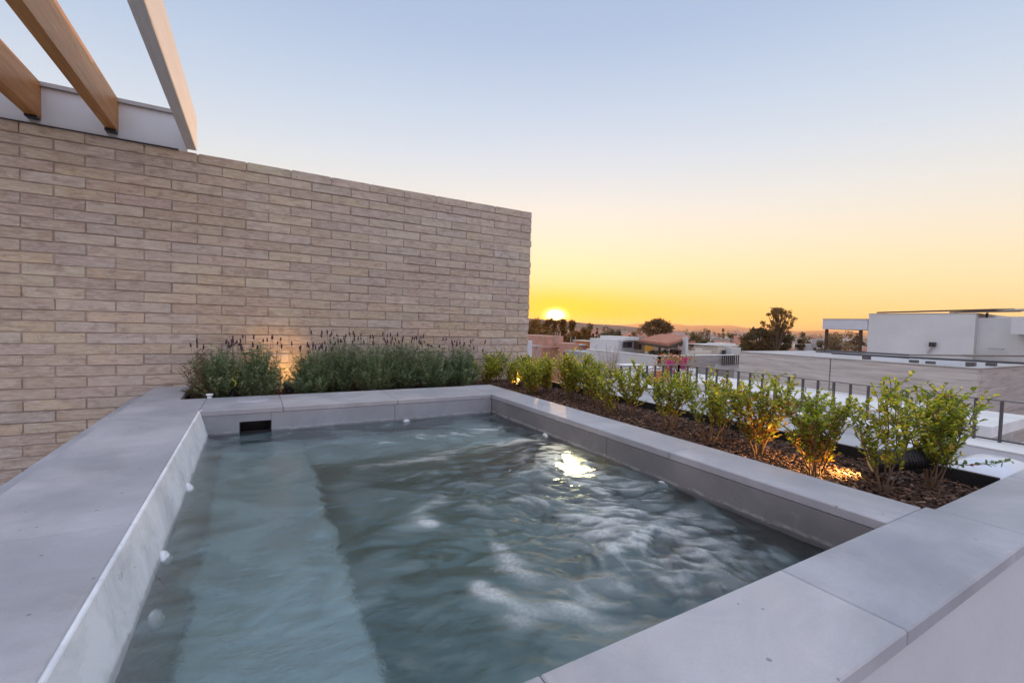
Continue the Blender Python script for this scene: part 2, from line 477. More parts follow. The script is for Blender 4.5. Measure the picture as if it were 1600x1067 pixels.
# submerged pool lamp on the dark wall
pl_ = (XR - .001, 1.82, -.84)
plo = empty('pool_light', pl_, 'round warm white lamp glowing under the water on the dark tub wall', 'pool light')
MB().lathe([(.105, -.002), (.105, .008), (.095, .014), (.092, .006)], pl_, (-1, 0, 0), 36).build('rim', M_PLASTIC, plo, True)
MB().lathe([(.0915, .004), (.075, .010), (.002, .013)], pl_, (-1, 0, 0), 36).build('lens', M_POOLLENS, plo, True)

al = bpy.data.lights.new('bulb', 'AREA'); al.shape = 'DISK'; al.size = .24; al.energy = 2.8; al.color = (1, .76, .40)
ao = bpy.data.objects.new('bulb', al); C.objects.link(ao); ao.parent = plo; ao.location = (-.022, 0, 0)
ao.rotation_euler = Vector((1, .15, -.55)).normalized().to_track_quat('Z', 'Y').to_euler()

# ------------------------------------------------------------------ water
NX, NY = 360, 484
gx = np.linspace(XL - .004, XR + .008, NX); gy = np.linspace(YN - .006, YF + .008, NY)
GX, GY = np.meshgrid(gx, gy, indexing='ij')
def blur(a, k):
    for ax in (0, 1):
        p = np.pad(a, [(k, k) if i == ax else (0, 0) for i in (0, 1)], mode='reflect')
        c = np.cumsum(p, axis=ax); c = np.insert(c, 0, 0, axis=ax)
        n = a.shape[ax]
        a = (np.take(c, range(2 * k + 1, n + 2 * k + 1), axis=ax) - np.take(c, range(0, n), axis=ax)) / (2 * k + 1)
    return a
def nz(k):
    a = RNG.standard_normal((NX, NY)); a = blur(blur(a, k), k); return a / a.std()
def vortex(cx, cy, s, w):
    dx, dy = GX - cx, GY - cy; r2 = dx * dx + dy * dy; g = w * np.exp(-r2 / (2 * s * s))
    return -dy * g / s, dx * g / s
U = np.zeros_like(GX); V = np.zeros_like(GX)
for a in ((.55, 1.35, .45, .8), (1.15, 1.75, .22, -.3), (.35, 2.1, .25, -.2), (1.25, .6, .25, .4)):
    u, v = vortex(*a); U += u; V += v
# outflow of the two jets on the right wall and the one on the far wall
for (cx, cy, dx, dy, L_, s_) in ((1.45, 2.09, -1, -.15, .9, .10), (1.45, 1.22, -1, -.1, .8, .12), (.86, 2.8, .1, -1, .5, .09), (1.3, 2.55, -1, .05, .8, .08)):
    tt = (GX - cx) * dx + (GY - cy) * dy; nn = (GX - cx) * -dy + (GY - cy) * dx
    g = np.exp(-(nn / (s_ + .15 * np.clip(tt, 0, 9))) ** 2) * np.clip(tt / .1, 0, 1) * np.exp(-np.clip(tt, 0, 9) / L_)
    U += dx * g * 1.2; V += dy * g * 1.2
U += .30 * nz(24) + .14 * nz(10); V += .30 * nz(24) + .14 * nz(10)
speed = np.sqrt(U * U + V * V); Un = U / (speed + .08); Vn = V / (speed + .08)
def sample(a, i, j):
    i = np.clip(i, 0, NX - 1.001); j = np.clip(j, 0, NY - 1.001)
    i0 = i.astype(int); j0 = j.astype(int); fi = i - i0; fj = j - j0
    return (a[i0, j0] * (1 - fi) * (1 - fj) + a[i0 + 1, j0] * fi * (1 - fj) + a[i0, j0 + 1] * (1 - fi) * fj + a[i0 + 1, j0 + 1] * fi * fj)
def lic(a, n, step=1.5, uv=None):
    I, J = np.meshgrid(np.arange(NX), np.arange(NY), indexing='ij'); acc = a.copy(); wsum = 1
    for sgn in (1, -1):
        i = I.astype(float); j = J.astype(float)
        for k in range(n):
            du, dv = uv if uv else (sample(Un, i, j), sample(Vn, i, j))
            i = i + sgn * step * du; j = j + sgn * step * dv
            w_ = 1 - k / n; acc = acc + w_ * sample(a, i, j); wsum += w_
    acc = acc / wsum; return (acc - acc.mean()) / acc.std()
s0 = lic(nz(1), 12); s1 = lic(nz(2), 10); s2 = lic(nz(4), 14); s3 = lic(nz(9), 16)
# short wavelets lying across the outflow of the jets
w1 = lic(nz(1), 6, 1.2, (.80, -.60)); w2 = lic(nz(2), 7, 1.6, (.92, -.38)); w3 = lic(nz(4), 7, 2.2, (.86, -.50))
# how lively the water is
act = np.exp(-(((GX - .98) / .50) ** 2 + ((GY - 1.28) / .62) ** 2)) * 1.1
act += .45 * np.exp(-(((GX - 1.0) / .45) ** 2 + ((GY - 2.3) / .22) ** 2))
act = np.clip(act, 0, 1.1)
calm = .20 + .8 * act
H = calm * (.0006 * s0 + .0014 * s1 + .0034 * s2 + .0048 * s3) + (.12 + 1.0 * act) * (.0007 * w1 + .0018 * w2 + .0030 * w3) + .0010 * nz(3) * (.25 + act) + .0024 * nz(7) * (.15 + act) + .0016 * nz(14)
foam_and_sheen = .95 * s0 + .75 * s1 + .50 * s2 + .25 * s3
act2 = np.exp(-(((GX - 1.24) / .22) ** 2 + ((GY - 1.62) / .36) ** 2)) + .6 * np.exp(-(((GX - .88) / .13) ** 2 + ((GY - .98) / .30) ** 2))  # first blob puts the bright sheen patch into the foam
foam_and_sheen = np.clip((foam_and_sheen - 1.30 + .5 * act + 1.5 * act2) / 3.0, 0, 1) * np.clip(act * .9 + act2 * .6, 0, 1) * .8
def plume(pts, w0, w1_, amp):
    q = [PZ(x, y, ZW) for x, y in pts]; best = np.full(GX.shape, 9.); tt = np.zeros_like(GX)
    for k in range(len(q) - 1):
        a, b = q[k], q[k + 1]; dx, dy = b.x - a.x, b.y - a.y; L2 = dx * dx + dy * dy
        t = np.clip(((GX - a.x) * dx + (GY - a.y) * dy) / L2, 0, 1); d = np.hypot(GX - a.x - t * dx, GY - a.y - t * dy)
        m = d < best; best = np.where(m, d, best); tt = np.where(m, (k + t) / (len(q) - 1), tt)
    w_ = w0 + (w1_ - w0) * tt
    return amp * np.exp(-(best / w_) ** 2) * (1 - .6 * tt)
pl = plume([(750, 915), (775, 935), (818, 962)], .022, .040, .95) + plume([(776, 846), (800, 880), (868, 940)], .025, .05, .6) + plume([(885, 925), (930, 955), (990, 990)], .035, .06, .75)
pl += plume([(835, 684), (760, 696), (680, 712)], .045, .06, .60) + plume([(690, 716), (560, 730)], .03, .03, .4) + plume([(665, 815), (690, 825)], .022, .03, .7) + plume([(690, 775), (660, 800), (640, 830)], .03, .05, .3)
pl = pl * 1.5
sheen_foam = plume([(862, 698), (898, 742), (950, 800), (1030, 860)], .10, .21, 1.25) + plume([(905, 745), (1010, 775), (1100, 850)], .06, .12, .45) + plume([(960, 800), (985, 880), (1010, 935)], .08, .12, .45)  # pale foam painted in for the bright sky sheen on the water
rip = blur(w1, 1); rip /= rip.std()
foam_and_sheen = foam_and_sheen * .6 + pl * np.clip(.72 + .30 * s1 + .22 * s0 + .12 * w2, 0, 1.2) + sheen_foam * np.clip(.22 + .42 * rip + .32 * w2 + .14 * w3 + .12 * s1, 0, 1.25)
# foam streak pushed out from the far wall jets
st = np.exp(-(((GY - (2.36 + .10 * (GX - .9))) / .085) ** 2)) * np.clip((GX - .35) / .4, 0, 1) * np.clip((1.40 - GX) / .2, 0, 1)
foam_and_sheen = np.clip(foam_and_sheen + st * np.clip(.25 * s2 + .25 * s1 + .22 * s0 + .05, 0, 1) * .8, 0, 1)
# thin scattered flecks
fl = nz(1); fleck = np.clip((fl - 2.9), 0, 1) * .6 * (.3 + act)
foam_and_sheen = np.clip(foam_and_sheen + fleck, 0, .96); foam_and_sheen = foam_and_sheen ** 1.1
milk = np.clip(.45 + .22 * s3 + .16 * s2 + .06 * s1 + .14 * nz(22), 0, 1)
milk = np.clip(milk * (1.25 - .75 * np.exp(-(((GX - .95) / .6) ** 2 + ((GY - 1.9) / .55) ** 2))), 0, 1)
edge = np.minimum(np.minimum(GX + .206, XR - GX), np.minimum(GY - YN, YF - GY)); ew = np.clip(edge / .05, 0, 1)
H = H * (.35 + .65 * ew); foam_and_sheen *= ew
top = np.stack([GX, GY, ZW + H], -1).reshape(-1, 3)
ii = (np.arange(NX - 1)[:, None] * NY + np.arange(NY - 1)[None, :]).ravel()
fq = np.stack([ii, ii + NY, ii + NY + 1, ii + 1], -1)
# skirt and bottom close the body of water
bot = np.stack([GX, GY, np.full_like(GX, -1.40)], -1)
bi = [0 * NY + j for j in range(NY)] + [i * NY + NY - 1 for i in range(1, NX)] + [(NX - 1) * NY + j for j in range(NY - 2, -1, -1)] + [i * NY for i in range(NX - 2, 0, -1)]
bi = np.array(bi); nb_ = len(bi); lowv = top[bi].copy(); lowv[:, 2] = -1.40
base_ = len(top); a_ = np.arange(nb_); b2 = (a_ + 1) % nb_
sk_ = np.stack([bi[a_], bi[b2], base_ + b2, base_ + a_], -1)
me = bpy.data.meshes.new('water')
V_ = np.concatenate([top, lowv]); me.from_pydata(V_.tolist(), [], fq.tolist() + sk_.tolist() + [tuple(int(base_ + k) for k in range(nb_))[::-1]])
me.update()
for nm, arr in (('foam_and_sheen', foam_and_sheen), ('milk', milk)):
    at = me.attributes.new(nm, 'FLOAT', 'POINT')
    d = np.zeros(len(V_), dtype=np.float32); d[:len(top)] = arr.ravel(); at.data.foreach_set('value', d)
sm = np.zeros(len(me.polygons), dtype=bool); sm[:len(fq)] = True; me.polygons.foreach_set('use_smooth', sm)
def water_mat():
    t = NT('pool_water'); b = t.b
    b.inputs['Base Color'].default_value = (1, 1, 1, 1)
    b.inputs['Roughness'].default_value = .08; b.inputs['IOR'].default_value = 1.333
    b.inputs['Transmission Weight'].default_value = 1
    b.inputs['Coat Weight'].default_value = .6; b.inputs['Coat IOR'].default_value = 1.75; b.inputs['Coat Roughness'].default_value = .025
    fo = t.node('ShaderNodeAttribute', attribute_name='foam_and_sheen'); mi = t.node('ShaderNodeAttribute', attribute_name='milk')
    v = t.coord()
    nb = t.bump(t.noise(t.coord((1, 1.7, 1), (0, 0, .35)), 17, 5, .6, .7), .55, .006)
    nb = t.bump(t.noise(t.coord((1, 1.5, 1), (0, 0, -.3)), 60, 4, .6, .4), .30, .002, nb)
    t.l.new(nb, b.inputs['Normal']); t.l.new(nb, b.inputs['Coat Normal'])
    # air bubbles and fine turbidity stirred up by the jets
    df = t.node('ShaderNodeBsdfDiffuse'); t.l.new(t.ramp(mi.outputs['Fac'], [(.2, (.14, .25, .25)), (.8, (.44, .59, .61))]), df.inputs[0])
    tl_ = t.node('ShaderNodeBsdfTranslucent'); tl_.inputs[0].default_value = (.62, .68, .62, 1)
    m0 = t.node('ShaderNodeMixShader'); m0.inputs[0].default_value = .42; t.l.new(df.outputs[0], m0.inputs[1]); t.l.new(tl_.outputs[0], m0.inputs[2])
    m1 = t.node('ShaderNodeMixShader'); t.l.new(t.ramp(mi.outputs['Fac'], [(.2, .02), (.9, .20)]), m1.inputs[0])
    t.l.new(b.outputs[0], m1.inputs[1]); t.l.new(m0.outputs[0], m1.inputs[2])
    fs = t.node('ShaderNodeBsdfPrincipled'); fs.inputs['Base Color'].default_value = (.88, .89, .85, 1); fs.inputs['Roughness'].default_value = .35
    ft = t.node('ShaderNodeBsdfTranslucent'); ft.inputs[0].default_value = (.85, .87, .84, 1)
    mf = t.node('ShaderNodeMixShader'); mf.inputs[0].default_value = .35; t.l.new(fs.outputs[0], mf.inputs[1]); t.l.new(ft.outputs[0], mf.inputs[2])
    m2 = t.node('ShaderNodeMixShader')
    br = t.noise(v, 90, 4, .7)
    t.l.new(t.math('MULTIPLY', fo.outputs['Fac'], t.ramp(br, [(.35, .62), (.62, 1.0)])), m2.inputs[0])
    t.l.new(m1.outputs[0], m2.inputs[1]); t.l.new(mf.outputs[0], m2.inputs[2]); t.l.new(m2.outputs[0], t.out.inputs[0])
    ab = t.node('ShaderNodeVolumeAbsorption'); ab.inputs['Color'].default_value = (.34, .63, .63, 1); ab.inputs['Density'].default_value = 1.6
    t.l.new(ab.outputs[0], t.out.inputs['Volume'])
    return t.m
me.materials.append(water_mat())
wo = bpy.data.objects.new('water', me); C.objects.link(wo); tag(wo, kind='structure')

# ------------------------------------------------------------------ brick wall
YWALL = 3.89
wall = empty('brick_wall', (0, YWALL, -1.6), 'tall wall of long cream and pinkish bricks behind the lavender', 'wall')
bw = MB(); CH, BL, ZTOP = .0707, .295, 1.1365
rr = random.Random(3)
pal = [(.58, .48, .40), (.60, .51, .42), (.55, .455, .39), (.53, .46, .42), (.59, .475, .375), (.56, .51, .47), (.50, .41, .355), (.61, .54, .46)]
for row in range(39):
    z1 = ZTOP - row * CH; z0 = z1 - CH + .0065
    k0 = math.floor((-2.6 + .352) / BL) - 1
    for k in range(k0, 12):
        xa = -.352 + (k + (.5 if row % 2 else 0)) * BL; xb = xa + BL
        xa += .003 + rr.uniform(-.006, .006) * .5; xb -= .003 + rr.uniform(-.006, .006) * .5
        xe = 2.43 + rr.uniform(-.006, .006)
        if xa > xe - .03: continue
        xb = min(xb, xe)
        c = pal[rr.randrange(len(pal))]; j = rr.uniform(.86, 1.10)
        bw.col = (c[0] * j * 1.03, c[1] * j * rr.uniform(.96, 1.03), c[2] * j * rr.uniform(.76, .92), 1)
        y = YWALL + rr.uniform(-.003, .003)
        za = z0 + rr.uniform(-.0012, .0018); zb = z1 + rr.uniform(-.0012, .0012)
        def outline(ins):
            pts = []
            for (cx, cz, a0) in ((xb, zb, 0), (xa, zb, 90), (xa, za, 180), (xb, za, 270)):
                r = rr_c[(cx, cz)]
                ox = cx - r if cx == xb else cx + r; oz = cz - r if cz == zb else cz + r
                for s_ in (0, 30, 60, 90):
                    t = math.radians(a0 + s_); q = max(r - ins, .0008)
                    pts.append((ox + q * math.cos(t) + rr_j[len(pts)][0], oz + q * math.sin(t) + rr_j[len(pts)][1]))
            return pts
        rr_c = {(cx, cz): rr.choice((.003, .004, .006, .011)) for cx in (xa, xb) for cz in (za, zb)}
        rr_j = [(rr.gauss(0, .0007), rr.gauss(0, .0008)) for _ in range(16)]
        o0, o1 = outline(.0022), outline(0); n = len(o0)
        vs = [(x, y, z) for x, z in o0] + [(x, y + .003, z) for x, z in o1] + [(x, y + .05, z) for x, z in o1]
        fs = [tuple(range(n))[::1]]
        for L0 in (0, n):
            fs += [(L0 + (i + 1) % n, L0 + i, L0 + n + i, L0 + n + (i + 1) % n) for i in range(n)]
        fs[0] = tuple(range(n))[::-1] if False else tuple(range(n))
        bw.add(vs, fs)
bwo = bw.build('brick_face', M_BRICK, wall, False, True)
MB().box(-2.7, 2.424, YWALL + .007, YWALL + .16, -1.6, ZTOP - .006).build('mortar_bed', M_MORTAR, wall)

# pergola on the wall
per = empty('pergola', (-.9, 3.89, ZTOP), 'timber and white beam pergola resting on the brick wall', 'pergola')
def beam(x0, x1, z0, z1, mat, nm, y0=-1.6, y1=3.93):
    MB().bbox(x0, x1, y0, y1, z0, z1, .004).build(nm, mat, per)
beam(-.4165, -.3565, 1.155, 1.382, M_WHITEBEAM, 'white_beam', -1.6, 3.90)
beam(-.838, -.778, 1.183, 1.398, M_WOOD, 'wooden_beam')
beam(-1.205, -1.142, 1.178, 1.398, M_WOOD, 'wooden_beam')
beam(-1.572, -1.509, 1.178, 1.398, M_WOOD, 'wooden_beam')
pb = MB(); pb.box(-2.7, -.41, 3.895, 3.915, ZTOP - .004, 1.372); pb.build('back_panel', M_PANEL, per)
MB().box(-2.7, -.4155, 3.87, 3.925, 1.3725, 1.397).build('top_flashing', M_TRIM, per)
MB().box(-2.7, -.46, 3.878, 3.894, ZTOP - .001, ZTOP + .005).build('bottom_flashing', M_BLACK, per)
for x in (-.82, -1.185):
    MB().box(x - .016, x + .04, 3.835, 3.8935, 1.166, 1.182 if x > -1 else 1.177).build('beam_shoe', M_BLACK, per)

# ------------------------------------------------------------------ planters
zs = -.560
soil = MB(); soil.box(1.701, 2.3205, .4985, 3.885, -1.2, zs); soil.box(-.3795, 1.7005, 3.2755, 3.885, -1.2, zs - .004)
tag(soil.build('soil', M_SOIL), kind='structure')
ln = MB(); ln.box(2.303, 2.3215, .4985, 3.885, zs - .05, -.497); ln.box(1.7005, 2.3025, .4985, .503, zs - .05, ZT - .031)
ln.box(1.701, 1.706, .503, 3.3, zs - .05, ZT - .031); ln.box(-.379, 1.70, 3.276, 3.281, zs - .05, ZT - .031); ln.box(-.3795, -.374, 3.281, 3.885, zs - .05, ZT - .031)
ln.build('planter_liner', M_LINER, pool)

def chips(n, xr, yr, z, seed):
    r = np.random.default_rng(seed)
    P = np.stack([r.uniform(*xr, n), r.uniform(*yr, n), z + r.uniform(0, .022, n)], 1)
    L = r.uniform(.008, .034, n); W = r.uniform(.003, .010, n); T = r.uniform(.0015, .004, n)
    az = r.uniform(0, 6.283, n); tilt = r.normal(0, .28, n)
    D = np.stack([np.cos(az) * np.cos(tilt), np.sin(az) * np.cos(tilt), np.sin(tilt)], 1)
    N = np.stack([r.normal(0, .35, n), r.normal(0, .35, n), np.ones(n)], 1)
    S = np.cross(D, N); S /= np.linalg.norm(S, axis=1, keepdims=True); N = np.cross(S, D)
    D = D * (L / 2)[:, None]; S = S * (W / 2)[:, None]; N = N * (T / 2)[:, None]
    v = np.stack([P + sx * D * (.75 if sz > 0 else 1) + sy * S + sz * N for sx, sy, sz in
                  ((-1, -1, -1), (1, -1, -1), (1, 1, -1), (-1, 1, -1), (-1, -1, 1), (1, -1, 1), (1, 1, 1), (-1, 1, 1))], 1).reshape(-1, 3)
    b = (np.arange(n) * 8)[:, None]
    f = np.concatenate([b + np.array(q) for q in ((4, 5, 6, 7), (0, 1, 5, 4), (1, 2, 6, 5), (2, 3, 7, 6), (3, 0, 4, 7))])
    palc = np.array([(.11, .055, .035), (.16, .085, .05), (.07, .04, .028), (.22, .13, .085), (.045, .028, .02), (.30, .20, .14)])
    ci = r.choice(6, n, p=[.3, .24, .2, .13, .1, .03]); col = palc[ci] * r.uniform(.7, 1.2, (n, 1))
    return v, f, np.repeat(col, 8, 0)
v1, f1, c1 = chips(17000, (1.71, 2.30), (.505, 3.88), zs, 5)
v2, f2, c2 = chips(7000, (-.37, 1.71), (3.285, 3.88), zs - .004, 6)
ch = np_mesh('bark_mulch', np.concatenate([v1, v2]), np.concatenate([f1, f2 + len(v1)]), M_CHIP, None, np.concatenate([c1, c2]))
tag(ch, 'dark brown bark mulch covering the soil of both planters', 'mulch', kind='stuff')

# ------------------------------------------------------------------ shrubs
def shrub(base, h, w, seed, label, bronze=.15, dens=1.0, bare=.22, lean=(0, 0), yellow=.3, extra=None, stems=None):
    r = np.random.default_rng(seed)
    h *= .87; w *= 1.2 if seed > 102 else .98; bare = bare * .8 + .14; root = empty('shrub', base, label, 'shrub', 'young leafy shrubs along the side planter')
    mb = MB(); P = []; D = []; Lc = []
    ns = stems or int(r.integers(5, 8))
    for s_ in range(ns):
        a = 6.283 * s_ / ns + r.uniform(-.5, .5); rad = w * .5 * r.uniform(.3, 1.0)
        tip = np.array([math.cos(a) * rad + lean[0], math.sin(a) * rad + lean[1], h * r.uniform(.72, .98)])
        if s_ == 0: tip = np.array([lean[0], lean[1], h])
        b0 = np.array([math.cos(a), math.sin(a), 0]) * .012
        nn = 11; ts = np.linspace(0, 1, nn)
        wob = r.normal(0, .006, (nn, 3)); wob[0] = 0
        pts = b0 + (tip - b0) * np.stack([ts ** 1.15, ts ** 1.15, ts], 1) + np.cumsum(wob, 0) * .6
        mb.tube(pts, list(.0036 * (1 - ts * .75)), 5, False)
        for i in range(1, nn):
            t = ts[i]
            if t < bare: continue
            k = int(r.integers(3, 5) * dens * .82 + .5)
            for _ in range(k):
                az = r.uniform(0, 6.283); el = r.uniform(.35, 1.15)
                ln_ = w * r.uniform(.14, .32) * (.55 + .75 * min(1, (t - bare) * 2.2 + .1)) * (1.1 - .3 * t)
                d = np.array([math.cos(az) * math.cos(el), math.sin(az) * math.cos(el), math.sin(el)])
                st_ = pts[i] + (pts[i] - pts[i - 1]) * -r.uniform(0, 1)
                m = 5; q = [st_ + d * ln_ * u + np.array([0, 0, .012 * u * u]) for u in np.linspace(0, 1, m)]
                mb.tube(q, [.0014, .0012, .001, .0008, .0006], 3, False)
                nl = max(4, int(ln_ / .0065))
                for j in range(nl):
                    u = (j + .6) / nl; p = st_ + d * ln_ * u + np.array([0, 0, .012 * u * u])
                    side = r.uniform(0, 6.283)
                    o = np.array([math.cos(side), math.sin(side), r.uniform(-.1, .5)])
                    dd = d * r.uniform(.3, .9) + o * r.uniform(.5, 1.0)
                    P.append(p); D.append(dd); Lc.append((p[2] / h, j == nl - 1))
    P = np.array(P); D = np.array(D); n = len(P)
    N = np.stack([r.normal(0, .5, n), r.normal(0, .5, n), np.ones(n)], 1)
    L = r.uniform(.013, .024, n) * (.75 + .25 * r.random(n)); W = L * r.uniform(.55, .75, n)
    v, f = leaf_arrays(P, D, N, L, W, .18, .12)
    hh = np.array([x[0] for x in Lc])
    pal_ = np.array([(.21, .28, .035), (.30, .38, .04), (.42, .47, .05), (.60, .56, .07), (.11, .17, .03)])
    p0 = np.array([.30, .28, .18, .10 + yellow * .2, .14]); p0 /= p0.sum()
    col = pal_[r.choice(5, n, p=p0)] * r.uniform(.8, 1.2, (n, 1))
    # bronze and yellowing leaves grow low on the stems of some plants
    pb_ = np.clip(bronze * (1.6 - 1.9 * hh), 0, 1) + .02
    isb = r.random(n) < pb_
    bp = np.array([(.34, .13, .035), (.42, .22, .05), (.28, .09, .04), (.45, .33, .07)])
    col[isb] = bp[r.choice(4, isb.sum())]
    if extra is not None:
        ie = (r.random(n) < .5) & (hh > .78); col[ie] = np.array(extra) * r.uniform(.8, 1.2, (ie.sum(), 1))
    np_mesh('foliage', v, f, M_LEAF, root, np.repeat(col, 6, 0))
    mb.build('stem', M_STEM, root, True, loc=True)
    return root
SZ = zs + .004
S_ = [((2.14, .63), .385, .35, 'bushy green shrub at the planter end corner, with a long sprig over the coping', dict(bronze=.05, dens=1.1, bare=.3, lean=(.03, -.02), stems=8)),
      ((1.905, .685), .43, .27, 'tallest upright shrub, standing in front of the lit black spotlight', dict(bronze=.04, dens=.9, bare=.30, yellow=.6, stems=7)),
      ((1.865, .89), .355, .28, 'shrub with glowing orange lower leaves, lit by the nearby spotlight', dict(bronze=.55, dens=1.2, bare=.15, stems=8)),
      ((1.95, 1.16), .395, .25, 'shrub with a column of rusty brown leaves up its middle', dict(bronze=.60, dens=1.35, bare=.12, stems=8)),
      ((1.93, 1.40), .325, .25, 'deep green shrub beside the rusty brown one, with a bare thin base', dict(bronze=.12, dens=1.2, bare=.35)),
      ((2.13, 1.47), .33, .16, 'slim shrub with orange tipped top, behind the deep green shrub', dict(bronze=.2, dens=.9, bare=.2, extra=(.42, .22, .05))),
      ((2.0, 1.70), .315, .26, 'broad shrub below the red leaved plant by the white railing', dict(bronze=.15, dens=1.2, bare=.3)),
      ((2.05, 2.03), .345, .27, 'shrub with dense dark crown in front of the white parapet corner', dict(bronze=.12, dens=1.3, bare=.25)),
      ((1.93, 2.10), .27, .17, 'low yellow green shrub leaning out beside the dense dark crown', dict(bronze=.25, dens=1.0, bare=.2, yellow=1.5)),
      ((2.05, 2.36), .33, .24, 'thin shrub with a lone tall yellowish sprig, before the low orange building', dict(bronze=.25, dens=1.0, bare=.15, yellow=1.2)),
      ((2.02, 2.66), .385, .27, 'tall yellow green shrub catching the sunset glow', dict(bronze=.3, dens=1.3, bare=.1, yellow=2)),
      ((2.08, 3.02), .31, .24, 'shrub between the tall sunlit one and the end of the brick wall', dict(bronze=.25, dens=1.3, bare=.1, yellow=1.4)),
      ((1.93, 3.28), .27, .24, 'shrub growing round a small glowing planter light', dict(bronze=.2, dens=1.3, bare=.1, yellow=1.2)),
      ((2.17, 3.45), .28, .24, 'small shrub tucked against the end of the brick wall', dict(bronze=.2, dens=1.3, bare=.1, yellow=1.2)),
      ((1.80, 3.52), .27, .24, 'shrub next to the last lavender in the corner of the two planters', dict(bronze=.15, dens=1.4, bare=.1, yellow=.7)),
      ((2.14, 2.75), .32, .22, 'shrub pressed against the planter rim behind the tall yellow green one', dict(bronze=.2, dens=1.2, bare=.1, yellow=1.2)),
      ((2.0, 3.72), .30, .24, 'dark green shrub right against the bricks at the far planter corner', dict(bronze=.1, dens=1.3, bare=.1, yellow=.5)),
      ((1.90, 2.95), .26, .24, 'low leafy shrub near the coping, in front of the tall yellow green one', dict(bronze=.3, dens=1.4, bare=.05, yellow=1.0)),
      ((2.12, 2.52), .36, .2, 'shrub with pale upper leaves between the low brick house and the bare twigs', dict(bronze=.25, dens=1.1, bare=.15, yellow=1.6))]
for i, (xy, h, w, lab, kw) in enumerate(S_):
    sroot = shrub((xy[0], xy[1], SZ), h, w, 100 + i, lab, **kw)
    if i == 0:
        # the long low sprig
        r = np.random.default_rng(4); mb = MB()
        for (a, b_, c_) in (((0, 0, .10), (.14, -.08, .085), (.30, -.13, .105)), ((0, 0, .12), (.13, -.03, .15), (.24, -.05, .24))):
            pts = [Vector(a) * (1 - t) ** 2 + Vector(b_) * 2 * t * (1 - t) + Vector(c_) * t * t for t in np.linspace(0, 1, 12)]
            mb.tube(pts, list(np.linspace(.002, .0007, 12)), 4, False)
            P = []; D = []
            for k in range(46):
                t = .15 + .85 * k / 45; p = Vector(a) * (1 - t) ** 2 + Vector(b_) * 2 * t * (1 - t) + Vector(c_) * t * t
                P.append(p); D.append((Vector(c_) - Vector(a)).normalized() * .5 + Vector((r.normal(), r.normal(), r.normal() * .6 + .4)) * .6)
            P = np.array(P); D = np.array(D)
            v, f = leaf_arrays(P, D, np.tile([0, .2, 1.], (46, 1)), r.uniform(.012, .022, 46), r.uniform(.007, .012, 46))
            col = np.array([(.09, .16, .03)] * 46) * r.uniform(.7, 1.4, (46, 1)); col[14:20] = (.30, .05, .045)
            np_mesh('foliage', v, f, M_LEAF, sroot, np.repeat(col, 6, 0))
        mb.build('stem', M_STEM, sroot, True, loc=True)

# ------------------------------------------------------------------ lavender
def lavender(base, h, w, seed, label, brown=0., lit=0.):
    r = np.random.default_rng(seed); h *= 1.2; w *= 1.25; root = empty('lavender_bush', base, label, 'lavender', 'lavender bushes in front of the brick wall')
    P = []; D = []; T = []; mb = MB(); fl = MB()
    ns = 250
    for s_ in range(ns):
        a = r.uniform(0, 6.283); rad = w * .55 * math.sqrt(r.random()); hh = h * r.uniform(.55, 1.0) * (1 - .35 * (rad / (w * .55)) ** 2)
        if rad > w * .4: hh *= r.uniform(.5, 1)
        b0 = np.array([math.cos(a) * rad * .35, math.sin(a) * rad * .35, 0])
        tip = np.array([math.cos(a) * rad, math.sin(a) * rad, hh])
        nseg = 6; ts = np.linspace(0, 1, nseg); wob = np.cumsum(r.normal(0, .004, (nseg, 3)), 0)
        pts = b0 + (tip - b0) * np.stack([ts ** 1.3, ts ** 1.3, ts], 1) + wob
        mb.tube(pts, list(.0016 * (1 - .6 * ts)), 3, False)
        nl = 34
        u = r.uniform(.18, 1.0, nl); u.sort()
        idx = np.clip((u * (nseg - 1)).astype(int), 0, nseg - 2); fr = u * (nseg - 1) - idx
        pp = pts[idx] * (1 - fr)[:, None] + pts[idx + 1] * fr[:, None]
        az = r.uniform(0, 6.283, nl)
        d = np.stack([np.cos(az) * .8, np.sin(az) * .8, r.uniform(.25, 1.2, nl)], 1)
        P.append(pp); D.append(d)
        k = r.random()
        base_c = np.array((.14, .22, .11)) if k < .45 else np.array((.25, .34, .19)) if k < .72 else np.array((.08, .14, .06)) if k < .90 else np.array((.38, .44, .24))
        if brown and pts[-1][0] < -w * .15 and r.random() < brown: base_c = np.array((.17, .12, .06))
        T.append(np.tile(base_c, (nl, 1)) * r.uniform(.75, 1.25, (nl, 1)))
        if s_ % 15 == 0:   # a bare flower stalk with its dried head
            fh = h * r.uniform(.86, 1.06); q0 = pts[-2]; q1 = np.array([tip[0] + r.normal(0, .02), tip[1] + r.normal(0, .015), fh])
            mb.tube([q0, (q0 + q1) / 2 + r.normal(0, .003, 3), q1], .0011, 3, False)
            dd = Vector(q1 - q0).normalized(); hl = r.uniform(.018, .034)
            fl = MB(); fl.lathe([(.0018, -.002), (.0052, .003), (.0058, hl * .35), (.0042, hl * .55), (.0054, hl * .7), (.0024, hl)], q1, dd, 6); fl.build('flower_head', plainc('dried_flower'), root, True, loc=True)
    P = np.concatenate(P); D = np.concatenate(D); T = np.concatenate(T); n = len(P)
    N = np.stack([r.normal(0, .6, n), r.normal(0, .6, n), np.ones(n)], 1)
    v, f = leaf_arrays(P, D, N, r.uniform(.018, .034, n), r.uniform(.0028, .0044, n), .1, .18)
    np_mesh('foliage', v, f, M_LAV, root, np.repeat(T, 6, 0))
    mb.build('stem', M_LSTEM, root, True, loc=True)
    return root
_pc = {}
def plainc(n):
    if n not in _pc: _pc[n] = plain(n, (.085, .045, .06), .9, .3, 60, .5)
    return _pc[n]
LZ = zs
